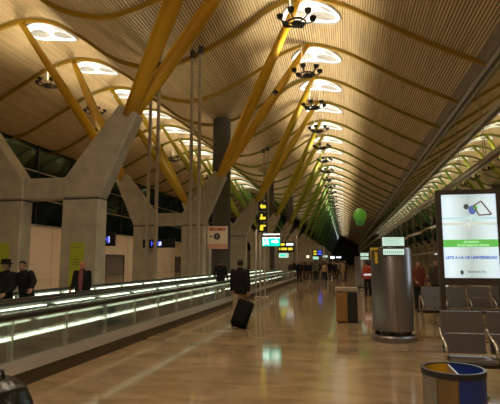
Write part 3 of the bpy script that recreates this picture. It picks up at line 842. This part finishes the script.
# crowd far off
protos = [p7, p2, p6, p4]
crowd = [build_person(dict(lt=-10, ls=-14, rt_=12, rs=6, lu=-12, lf=5, rtu=12, rf=25), ('blackcloth', 'jeans'), 1.74, 0.022)[0],
         build_person(dict(lt=2, ls=-1, rt_=-2, rs=-4, lu=4, lf=14, rtu=6, rf=40), ('navy', 'jeans'), 1.70, 0.022, long_coat=True)[0],
         build_person(dict(lt=14, ls=6, rt_=-12, rs=-20, lu=10, lf=20, rtu=-10, rf=4), ('greycloth', 'jeans'), 1.68, 0.022)[0]]
cl = ['blackcloth', 'navy', 'brown', 'greycloth', 'blackcloth', 'redcloth', 'brown', 'tan']
tr = ['jeans', 'jeans', 'greycloth', 'brown', 'jeans', 'tan']
rnd = random.Random(11)
spots = []
for i in range(84):
    y = 43+rnd.random()**1.4*48; px = rnd.uniform(291, 345)
    x = (px-345)/480*y
    if all((x-a)**2+(y-b)**2 > 0.6 for a, b in spots) and not (x < -4.0 and y < 46) and x > -6.6: spots.append((x, y))
seen = [False]*3
for i, (x, y) in enumerate(spots):
    k = i % 3
    o = crowd[k] if not seen[k] else copy_tree(crowd[k]); seen[k] = True
    s = rnd.uniform(0.92, 1.04); o.scale = (s, s, s)
    ck = cl[rnd.randrange(len(cl))]; tk = tr[rnd.randrange(len(tr))]; jm, tm = M[ck], M[tk]
    for ch in o.children:
        m_ = jm if ch.name.startswith('jacket') else (tm if ch.name.startswith('trousers') else None)
        if m_ is not None: ch.material_slots[0].link = 'OBJECT'; ch.material_slots[0].material = m_
    place(o, x, y, rnd.choice([0, 180])+rnd.uniform(-40, 40), 'small distant pedestrian in %s top and %s trousers in the far crowd' % ({'blackcloth': 'black', 'navy': 'navy', 'brown': 'brown', 'greycloth': 'grey', 'redcloth': 'dull red', 'tan': 'tan'}[ck], {'jeans': 'dark', 'greycloth': 'grey', 'brown': 'brown', 'tan': 'tan'}[tk]), 'far crowd down the concourse')

# ------------------------------------------------------------------ steel columns with screens
def steel_column(x, y, scr, label, yellow):
    t = empty('steel_air_column', (x, y, 0))
    r = 0.425
    MB().lathe([(0, 0), (0.47, 0), (0.475, 0.10), (0.44, 0.13), (0, 0.13)], 40).build('base_ring', M['steel'], t, smooth=True, angle=0.6)
    for j in range(5):
        a = 2*PI*j/5+0.3
        MB().box(0.34*math.cos(a)-0.05, 0.34*math.cos(a)+0.05, 0.34*math.sin(a)-0.05, 0.34*math.sin(a)+0.05, 0.12, 0.24).build('foot', M['darkmetal'], t)
    mb = MB(); mb.lathe([(0, 0.22), (r, 0.22), (r, 1.90), (r-0.02, 1.95), (r-0.08, 1.96), (0, 1.96)], 48)
    d = mb.build('drum', M['steel'], t, smooth=True, angle=0.5)
    MB().box(-0.006, 0.006, -r-0.003, -r+0.02, 0.24, 1.76).build('front_strip', M['alu'], d)  # narrow bright strip down the middle of the drum
    MB().bbox(scr[0], scr[1], -0.44, -0.34, 1.78, 1.94, 0.01).build('lower_display', M['signblack'], t)
    b = MB().bbox(scr[0]-0.02, scr[1]+0.02, -0.42, -0.30, 1.965, 2.18, 0.012).build('screen_case', M['signblack'], t)
    MB().box(scr[0], scr[1], -0.428, -0.418, 1.985, 2.165).build('screen', M['screen'], b)
    MB().box(scr[0]+0.01, scr[1]-0.01, -0.452, -0.438, 1.80, 1.92).build('lit_row', M['screen'], t)
    mb = MB()
    for i, z in enumerate((2.13, 2.095, 2.06, 2.02)): mb.box(scr[0]+0.04, scr[1]-(0.05+0.06*(i % 2)), -0.432, -0.426, z, z+0.012)
    for i in range(9): mb.box(scr[0]+0.04+0.042*i, scr[0]+0.065+0.042*i, -0.456, -0.450, 1.83, 1.88)
    mb.build('screen_rows', M['screenink'], t)
    mb = MB(); mb.box(-0.03, 0.03, -0.34, -0.28, 1.95, 2.0); mb.build('bracket', M['darkmetal'], t)
    if yellow:
        a0 = PI+0.35
        mb = MB()
        mb.lathe([(r+0.006, 1.90), (r+0.012, 1.90), (r+0.012, 1.96), (r+0.006, 1.96)], 10, (0, 0), PI+0.05, PI+0.85)
        mb.lathe([(r+0.006, 1.70), (r+0.012, 1.70), (r+0.012, 1.90), (r+0.006, 1.90)], 4, (0, 0), PI+0.05, PI+0.3)
        mb.lathe([(r+0.006, 1.62), (r+0.012, 1.62), (r+0.012, 1.86), (r+0.006, 1.86)], 4, (0, 0), PI+0.62, PI+0.82)
        mb.build('yellow_mark', M['yellowpaint'], t)
    tag(t, label, 'column', 'steel columns with screens')
steel_column(0.98, 10.9, (-0.20, 0.24), 'large round steel column with lit screen left of the lightbox', True)
steel_column(0.98, 29.0, (-0.1, 0.36), 'smaller round steel column with lit screen behind the red vest person', False)

# ------------------------------------------------------------------ lightbox advertisement
def lightbox():
    x0, x1 = 2.01, 3.33; y = 11.2
    t = empty('advertising_lightbox', ((x0+x1)/2, y, 0)); w = (x1-x0)/2
    zb, zt = 1.16, 3.22
    mb = MB(); f = 0.10
    mb.box(-w, -w+f, -0.10, 0.10, zb, zt); mb.box(w-f, w, -0.10, 0.10, zb, zt); mb.box(-w+f, w-f, -0.10, 0.10, zt-f, zt); mb.box(-w+f, w-f, -0.10, 0.10, zb, zb+0.15)
    mb.build('frame', M['adframe'], t)
    pn = MB().box(-w+f, w-f, -0.06, 0.06, zb+0.15, zt-f)
    W, B, T = w-f, zb+0.15, zt-f
    Hh = T-B
    # lit sheet: brighter towards the tubes at each side
    m, nt, out = new_mat('lit_poster_sheet'); p = nt.nodes.new('ShaderNodeBsdfPrincipled'); tc = nt.nodes.new('ShaderNodeTexCoord'); sp = nt.nodes.new('ShaderNodeSeparateXYZ')
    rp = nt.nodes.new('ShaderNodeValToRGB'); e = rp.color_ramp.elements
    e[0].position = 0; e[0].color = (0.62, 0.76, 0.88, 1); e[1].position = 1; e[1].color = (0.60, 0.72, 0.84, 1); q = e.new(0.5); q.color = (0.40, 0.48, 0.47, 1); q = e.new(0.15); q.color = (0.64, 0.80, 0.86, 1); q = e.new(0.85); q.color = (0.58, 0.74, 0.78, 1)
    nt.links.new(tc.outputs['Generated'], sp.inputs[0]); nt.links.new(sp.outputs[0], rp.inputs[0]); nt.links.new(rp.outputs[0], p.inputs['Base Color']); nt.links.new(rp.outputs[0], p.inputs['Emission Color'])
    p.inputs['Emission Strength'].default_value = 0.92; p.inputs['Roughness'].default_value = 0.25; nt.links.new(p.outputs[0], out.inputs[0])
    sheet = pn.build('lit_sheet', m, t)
    Z = lambda u: T-u*Hh      # u: 0 at the top, 1 at the bottom
    yf = -0.063
    MB().box(-W, W, yf-0.002, yf, Z(0.30), Z(0.275)).build('sea_band', M['adsea'], sheet)
    MB().box(-W, W, yf-0.002, yf, Z(0.375), Z(0.34)).build('sand_band', M['adsand'], sheet)
    MB().box(-W, W, yf-0.003, yf, Z(0.635), Z(0.545)).build('green_band', M['adgreen'], sheet)
    text('band_letters', 'el verano', 0.08, M['adpale'], sheet, (0.02, yf-0.006, Z(0.572)))
    text('band_letters', 'de las mejores ofertas', 0.072, M['adpale'], sheet, (0.05, yf-0.006, Z(0.612)))
    text('blue_slogan', 'LETS A LA UE UNIVERSIDAD', 0.083, M['adblue'], sheet, (0, yf-0.006, Z(0.76)), bold=0.004)
    text('footer_name', 'fastmarche', 0.085, M['adgrey'], sheet, (0.10, yf-0.006, Z(0.925)))
    mb = MB(); mb.ball((-0.20, yf-0.003, Z(0.935)), (0.035, 0.004, 0.05)); mb.build('footer_emblem', M['adgrey'], sheet)
    # flyer with a diamond frame
    fx_, fz = W*2, Hh
    X = lambda u: -W+u*fx_
    g = MB()
    pts = [(0.595, 0.14), (0.735, 0.085), (0.91, 0.245), (0.685, 0.255)]
    for a, b in zip(pts, pts[1:]+pts[:1]): g.tube([(X(a[0]), yf-0.006, Z(a[1])), (X(b[0]), yf-0.006, Z(b[1]))], 0.016, 6)
    g.build('diamond_frame', M['adred'], sheet)
    g = MB(); g.ball((X(0.46), yf-0.006, Z(0.15)), (0.055, 0.005, 0.06)); g.build('flyer_head', M['adgrey'], sheet)
    g = MB(); g.ball((X(0.565), yf-0.008, Z(0.19)), (0.075, 0.005, 0.10)); g.build('flyer_body', M['adblue'], sheet)
    g = MB(); g.tube([(X(0.585), yf-0.008, Z(0.25)), (X(0.52), yf-0.008, Z(0.33)), (X(0.50), yf-0.008, Z(0.42))], 0.010, 6); g.tube([(X(0.55), yf-0.008, Z(0.26)), (X(0.47), yf-0.008, Z(0.30))], 0.010, 6); g.build('flyer_legs', M['adsand'], sheet)
    g = MB(); g.ball((X(0.62), yf-0.009, Z(0.165)), (0.05, 0.005, 0.05)); g.build('flyer_sleeve', M['adgreen'], sheet)
    for s in (-1, 1):
        l = MB(); l.bbox(s*(w-0.06)-0.055, s*(w-0.06)+0.055, -0.07, 0.07, 0.0, zb+0.05, 0.015); l.build('leg', M['adframe'], t)
        l = MB(); l.bbox(s*(w-0.06)-0.07, s*(w-0.06)+0.07, -0.3, 0.3, 0.0, 0.04, 0.01); l.build('foot', M['adframe'], t)
    l = bpy.data.lights.new('lightbox_glow', 'AREA'); l.energy = 14; l.shape = 'RECTANGLE'; l.size = 1.3; l.size_y = 1.8; l.color = (0.8, 0.95, 1.0)
    lo = bpy.data.objects.new('lightbox_glow', l); COL.objects.link(lo); lo.location = ((x0+x1)/2, y-0.12, 2.2); lo.rotation_euler = (-PI/2, 0, 0)
    tag(t, 'tall lit advertising lightbox with green band standing among the seats', 'billboard')
lightbox()

# ------------------------------------------------------------------ seating
def bench(n, label, loc):
    t = empty('bench_seating', loc); p = 0.60
    L_ = n*p
    MB().bbox(0.0, L_, -0.30, -0.22, 0.30, 0.36, 0.012).build('beam', M['darkmetal'], t)
    for i in range(n):
        x0, x1 = i*p+0.03, (i+1)*p-0.03
        prof = [(-0.53, 0.415), (-0.50, 0.44), (-0.40, 0.435), (-0.20, 0.415), (-0.06, 0.405), (-0.03, 0.41), (-0.03, 0.385), (-0.22, 0.385), (-0.42, 0.40), (-0.53, 0.385)]
        MB().prism(prof, 'x', x0, x1).build('seat', M['seat'], t, smooth=True, angle=0.5)
        s = MB()
        for (z0, z1) in ((0.44, 0.690), (0.705, 0.98)):
            y0, y1 = -0.04+(z0-0.44)*0.24, -0.04+(z1-0.44)*0.24
            s.prism([(y0-0.018, z0), (y0+0.018, z0), (y1+0.018, z1), (y1-0.018, z1)], 'x', x0, x1)
        s.build('backrest', M['seat'], t)
    for i in range(n+1):
        x = i*p
        pts = [(x, -0.26, 0.36), (x, -0.40, 0.42), (x, -0.45, 0.52), (x, -0.40, 0.60), (x, -0.24, 0.65), (x, -0.05, 0.72), (x, 0.0, 0.74)]
        MB().tube(pts, [0.016, 0.018, 0.022, 0.024, 0.024, 0.022, 0.018], 10).build('armrest', M['arm'], t, smooth=True)
    for x in ([0.42, L_-0.42] if n > 2 else [0.4, L_-0.4]):
        mb = MB(); mb.tube([(x, -0.26, 0.03), (x, -0.26, 0.32)], 0.035, 10); mb.build('leg', M['alu'], t, smooth=True)
        mb = MB(); mb.bbox(x-0.03, x+0.03, -0.56, 0.12, 0.0, 0.045, 0.015); mb.build('foot', M['alu'], t)
    tag(t, label, 'bench', 'rows of dark grey airport seats')
    return t
bench(3, 'nearest row of dark grey airport seats in front of the lightbox', (1.24, 7.08, 0))
bench(5, 'rear row of dark grey airport seats behind the lightbox', (2.0, 14.0, 0))
bench(4, 'third row of dark airport seats near the glass facade', (5.3, 19.5, 0))

# ------------------------------------------------------------------ bins
def round_bin():
    t = empty('round_recycling_bin', (0.935, 4.76, 0)); r = 0.268; zt = 0.70
    MB().lathe([(0, 0), (r-0.02, 0), (r-0.02, 0.05), (0, 0.05)], 36).build('base', M['darkmetal'], t)
    D = math.radians
    for nm, a, b, m in (('grey_panel', 92, 228, 'bingrey'), ('tan_panel', 230, 266, 'bintan'), ('blue_panel', 268, 450, 'binblue')):
        MB().lathe([(r-0.015, 0.04), (r, 0.04), (r, zt-0.03), (r-0.015, zt-0.03)], 24, (0, 0), D(a), D(b)).build(nm, M[m], t, smooth=True, angle=0.5)
    MB().lathe([(r-0.012, zt-0.05), (r+0.008, zt-0.05), (r+0.008, zt), (r-0.020, zt), (r-0.020, zt-0.05)], 40).build('rim', M['darkmetal'], t, smooth=True, angle=0.5)
    MB().lathe([(r-0.022, zt-0.01), (r-0.05, 0.25), (0, 0.25)], 20, (0, 0), D(92), D(268)).build('yellow_liner', M['binyellow'], t, smooth=True)
    MB().lathe([(r-0.022, zt-0.01), (r-0.05, 0.25), (0, 0.25)], 20, (0, 0), D(-88), D(88)).build('blue_liner', M['binblue'], t, smooth=True)
    MB().box(-0.008, 0.008, -r+0.03, r-0.03, 0.25, zt-0.012).build('divider', M['alu'], t)
    tag(t, 'round bin with blue half and yellow liner in the near right corner', 'bin')
round_bin()
def box_bin():
    t = empty('square_litter_bin', (0.02, 13.9, 0))
    MB().bbox(-0.29, 0.02, -0.24, 0.24, 0.03, 0.82, 0.015).build('brown_panel', M['binbrown'], t)
    MB().bbox(0.02, 0.29, -0.24, 0.24, 0.03, 0.82, 0.015).build('black_panel', M['black'], t)
    MB().bbox(-0.31, 0.31, -0.26, 0.26, 0.84, 0.95, 0.02).build('lid', M['binlid'], t)
    mb = MB(); mb.box(-0.27, 0.27, -0.22, 0.22, 0.82, 0.85); mb.box(-0.27, 0.27, -0.2, 0.2, 0, 0.03); mb.build('core', M['black'], t)
    tag(t, 'brown and black square litter bin left of the big steel column', 'bin')
box_bin()

# ------------------------------------------------------------------ black bag in the corner
def black_bag():
    t = empty('travel_bag', (-2.74, 3.45, 0))
    mb = MB(); mb.stack([(0, 0, 0.02, 0.27, 0.20), (0, 0, 0.10, 0.31, 0.235), (0, 0, 0.35, 0.33, 0.25), (0.0, 0, 0.55, 0.31, 0.235), (0, 0, 0.68, 0.25, 0.19), (0, 0, 0.745, 0.15, 0.12), (0, 0, 0.765, 0.05, 0.04)], 28, 2.6)
    me = remesh(mb, 0.02, 5); me.materials.clear(); me.materials.append(M['bag']); me.shade_smooth(); link('bag_body', me, t)
    MB().tube([(-0.10, 0, 0.74), (-0.09, 0, 0.80), (0.09, 0, 0.80), (0.10, 0, 0.74)], 0.016, 8).build('handle', M['black'], t, smooth=True)
    pk = MB(); pk.stack([(0.02, -0.21, 0.10, 0.2, 0.07), (0.02, -0.23, 0.2, 0.21, 0.075), (0.02, -0.21, 0.42, 0.19, 0.07)], 18, 2.8); pk.build('pocket', M['bag'], t, smooth=True)
    MB().tube([(-0.22, -0.11, 0.66), (0, -0.14, 0.715), (0.22, -0.11, 0.66)], 0.008, 6).build('zip', M['alu'], t, smooth=True)
    tag(t, 'glossy black travel bag at the near left corner of the floor', 'bag')
black_bag()

# ------------------------------------------------------------------ signs
def picto_person(mb, cx, y, cz, s):
    mb.ball((cx, y, cz+0.34*s), (0.09*s, 0.004, 0.09*s), 10, 6)
    mb.tube([(cx, y, cz+0.22*s), (cx-0.02*s, y, cz-0.05*s)], 0.075*s, 6); mb.tube([(cx-0.02*s, y, cz-0.05*s), (cx+0.16*s, y, cz-0.20*s), (cx+0.10*s, y, cz-0.40*s)], 0.05*s, 6)
    mb.tube([(cx-0.02*s, y, cz-0.05*s), (cx-0.12*s, y, cz-0.22*s), (cx-0.28*s, y, cz-0.26*s)], 0.05*s, 6)
    mb.tube([(cx, y, cz+0.18*s), (cx+0.2*s, y, cz+0.05*s)], 0.04*s, 6); mb.tube([(cx, y, cz+0.18*s), (cx-0.2*s, y, cz+0.08*s)], 0.04*s, 6)
def arrow(mb, x0, x1, y, z, s):
    d = 1 if x1 > x0 else -1
    mb.box(min(x0, x1-d*s), max(x0, x1-d*s), y-0.003, y, z-0.22*s, z+0.22*s)
    mb.prism([(x1-d*s, z-0.7*s), (x1, z), (x1-d*s, z+0.7*s)], 'y', y-0.003, y)

# exit totem at the walkway edge
def totem():
    t = empty('sign_totem', (-3.80, 22.7, 0))
    for x in (-0.36, -0.16, 0.06):
        MB().tube([(x, 0, 0), (x, 0, 3.2 if x < 0.05 else 4.6)], 0.04, 10).build('post', M['alu'], t, smooth=True)
    MB().bbox(-0.42, 0.2, -0.15, 0.15, 0, 0.04, 0.01).build('base_plate', M['alu'], t)
    b = MB().bbox(0.10, 0.98, -0.14, -0.04, 2.38, 2.82, 0.01).build('exit_box', M['signblack'], t); b.location.x = -0.15
    MB().box(0.12, 0.96, -0.148, -0.138, 2.40, 2.80).build('green_face', M['exitgreen'], b)
    mb = MB(); picto_person(mb, 0.34, -0.152, 2.62, 0.40); arrow(mb, 0.56, 0.90, -0.149, 2.61, 0.15); mb.box(0.16, 0.20, -0.152, -0.148, 2.43, 2.77); mb.box(0.12, 0.96, -0.152, -0.148, 2.77, 2.80)
    mb.build('exit_pictogram', M['exitwhite'], b)
    MB().tube([(-0.01, -0.05, 2.95), (0.79, -0.05, 2.95)], 0.025, 8).build('lamp_tube', M['exitwhite'], t)
    MB().box(-0.09, 0.79, -0.08, -0.03, 2.86, 2.94).build('lamp_tray', M['alu'], t)
    for i, z in enumerate((3.05, 3.57, 4.09)):
        q = MB().bbox(-0.08, 0.36, -0.12, -0.04, z, z+0.44, 0.01).build('pictogram_board', M['signblack'], t); q.location.x = -0.15
        mb = MB()
        if i == 0: mb.prism([(0.0, z+0.1), (0.16, z+0.1), (0.16, z+0.28), (0.28, z+0.28), (0.28, z+0.36), (0.02, z+0.36), (0.02, z+0.26), (0.0, z+0.26)], 'y', -0.126, -0.121)
        elif i == 1: mb.box(0.0, 0.28, -0.126, -0.121, z+0.10, z+0.22); mb.box(0.04, 0.12, -0.126, -0.121, z+0.22, z+0.36)
        else: mb.prism([(0.0, z+0.22), (0.10, z+0.36), (0.10, z+0.27), (0.28, z+0.27), (0.28, z+0.12), (0.10, z+0.12), (0.10, z+0.08)], 'y', -0.126, -0.121)
        mb.build('yellow_pictogram', M['signyellow'], q)
    tag(t, 'sign totem on pale posts with green exit box and three yellow pictograms', 'sign')
totem()

def gantry(x0, x1, y, z, rows, label, green=True, top=None, q=1.0):
    t = empty('sign_gantry', ((x0+x1)/2, y, 0)); w = (x1-x0)/2; top = top or z+0.9
    for s in (-1, 1): MB().tube([(s*(w+0.25), 0, 0), (s*(w+0.25), 0, top)], 0.06, 10).build('post', M['greytube'], t, smooth=True)
    MB().bbox(-w-0.3, w+0.3, -0.05, 0.05, top, top+0.1, 0.01).build('beam', M['greytube'], t)
    for s in (-0.7, 0.7): MB().box(s*w-0.02, s*w+0.02, -0.02, 0.02, z+0.3*q, top).build('hanger', M['greytube'], t)
    b = MB().bbox(-w, w, -0.08, 0.08, z-0.38*q, z+0.36*q, 0.01).build('sign_board', M['signblack'], t)
    for zz, cols in rows:
        mb = MB(); mc = {}
        for a, c, key in cols: mc.setdefault(key, MB()).box(-w+a*2*w, -w+c*2*w, -0.088, -0.08, z+zz*q, z+(zz+0.17)*q)
        for key, w_ in mc.items(): w_.build('lit_words', M[key], b)
    if green:
        g = MB().bbox(-w, w*0.3, -0.07, 0.05, z-0.78*q, z-0.42*q, 0.01).build('exit_box', M['signblack'], t)
        MB().box(-w+0.02, w*0.3-0.02, -0.078, -0.07, z-0.76*q, z-0.44*q).build('exit_face', M['screen'], g)
        MB().box(-w*0.8, -w*0.1, -0.084, -0.077, z-0.66*q, z-0.54*q).build('exit_mark', M['exitgreen'], g)
    tag(t, label, 'sign')
gantry(-6.30, -4.78, 46.5, 3.09, [(0.10, [(0.1, 0.40, 'signyellow'), (0.5, 0.95, 'signlight')]), (-0.22, [(0.05, 0.12, 'signyellow'), (0.18, 0.55, 'signyellow'), (0.62, 0.9, 'signyellow')])],
       'black overhead sign with yellow rows on grey posts beyond the exit totem', True, 4.2, 1.35)
gantry(-3.9, -2.75, 60.0, 2.75, [(0.10, [(0.1, 0.42, 'signyellow'), (0.55, 0.95, 'signblue')]), (-0.22, [(0.1, 0.42, 'signyellow'), (0.55, 0.95, 'signblue')])],
       'farther overhead sign with yellow and blue halves above the crowd', True, 3.5)

def gate_sign():
    t = empty('numbered_sign', (-6.015, 21.2, 0))
    MB().tube([(0, 0, 0), (0, 0, 3.25)], 0.045, 10).build('post', M['alu'], t, smooth=True)
    MB().bbox(-0.06, 0.06, -0.12, 0.12, 0, 0.03, 0.008).build('base_plate', M['alu'], t)
    b = MB().bbox(0.05, 0.99, -0.05, 0.0, 2.24, 3.26, 0.012).build('panel', M['signwhite'], t); b.location = (-0.155, -0.045, 0)
    MB().box(0.052, 0.988, -0.056, -0.05, 2.25, 2.46).build('pink_band', M['signpink'], b)
    text('red_heading', 'RECOGIDA', 0.175, M['signred'], b, (0.52, -0.056, 3.12), sx=0.86, ex=0.006, bold=0.012)
    q = MB(); q.tube([(0.50, -0.058, 2.80), (0.50, -0.05, 2.80)], 0.155, 24); d = q.build('dark_disc', M['signink'], b)
    text('number', '1', 0.22, M['signwhite'], d, (0.50, -0.062, 2.80))
    mb = MB(); arrow(mb, 0.30, 0.14, -0.052, 2.80, 0.08); mb.build('arrow', M['signink'], b)
    tag(t, 'white sign with red heading and dark circled number on a slim post', 'sign')
gate_sign()

def blue_sign(loc, w, label, txt, x0, size=0.34):
    t = empty('flight_sign', loc)
    b = MB().bbox(0, w, -0.09, 0.0, 0, 0.50, 0.012).build('housing', M['signblack'], t)
    text('lit_letters', txt, size, M['signblue'], b, (x0, -0.096, 0.24), align='LEFT', ex=0.004)
    mb = MB(); mb.box(w*0.5, w*0.58, -0.095, -0.088, 0.13, 0.35); mb.build('lit_block', M['signlight'], b)
    mb = MB(); mb.box(0.0, 0.1, -1.0 if loc[1] < 20 else 0.0, 0.1, 0.2, 0.3); mb.build('bracket', M['darkmetal'], t)
    tag(t, label, 'sign', 'black flight signs with blue letters')
blue_sign((XC-2.05+0.33, 27.38, 2.50), 2.05, 'long black sign with blue letters across the second pylon', '< HJK', 0.16, 0.42)
blue_sign((-8.86, 16.6, 2.24), 0.52, 'short black sign with blue letters behind the nearest pylon leg', 'HJ', 0.05, 0.26)
# distant lit shop signs
for i, (px, y, z, w, h, key) in enumerate(((326, 97, 2.5, 1.0, 0.5, 'screen'), (333, 99, 2.3, 0.8, 0.5, 'exitwhite'), (339, 100, 2.4, 1.1, 0.4, 'signlight'), (309, 96, 2.4, 0.6, 0.6, 'lens'))):
    x = (px-345)/480*y
    t = empty('shop_sign', (x, y, 0))
    MB().tube([(0, 0, 0), (0, 0, z)], 0.06, 8).build('post', M['greytube'], t)
    b = MB().bbox(-w/2, w/2, -0.1, 0.1, z, z+h, 0.02).build('housing', M['signblack'], t)
    MB().box(-w/2+0.04, w/2-0.04, -0.11, -0.1, z+0.04, z+h-0.04).build('lit_face', M[key], b)
    tag(t, ['pale green lit sign at the far crowd', 'bright white lit sign at the far crowd', 'bluish white lit sign at the far crowd right end', 'small warm lit sign at left of the far crowd'][i], 'sign', 'lit signs beyond the crowd')

# green balloon
t = empty('green_balloon', (1.25, 39.0, 5.2))
MB().ball((0, 0, 0.12), (0.52, 0.52, 0.58), 24, 16).build('balloon_skin', M['balloon'], t, smooth=True)
MB().lathe([(0.40, -0.28), (0.34, -0.55), (0.20, -0.70), (0, -0.72)], 20).build('balloon_skirt', M['balloondark'], t, smooth=True)
MB().tube([(0, 0, -0.70), (0.05, 0, -2.5), (0, 0, -5.19)], 0.006, 5).build('string', M['greytube'], t)
tag(t, 'green balloon floating high under the right roof slope', 'balloon')

# ------------------------------------------------------------------ world and view
w = bpy.data.worlds.new('night'); scene.world = w; w.use_nodes = True
w.node_tree.nodes['Background'].inputs[0].default_value = (0.012, 0.014, 0.012, 1); w.node_tree.nodes['Background'].inputs[1].default_value = 0.5
scene.view_settings.view_transform = 'Standard'
scene.view_settings.look = 'None'
scene.view_settings.exposure = 0.08
scene.cycles.use_denoising = True
scene.cycles.max_bounces = 8
scene.cycles.diffuse_bounces = 4
scene.cycles.transparent_max_bounces = 24
scene.cycles.sample_clamp_indirect = 4.0
scene.cycles.use_light_tree = True
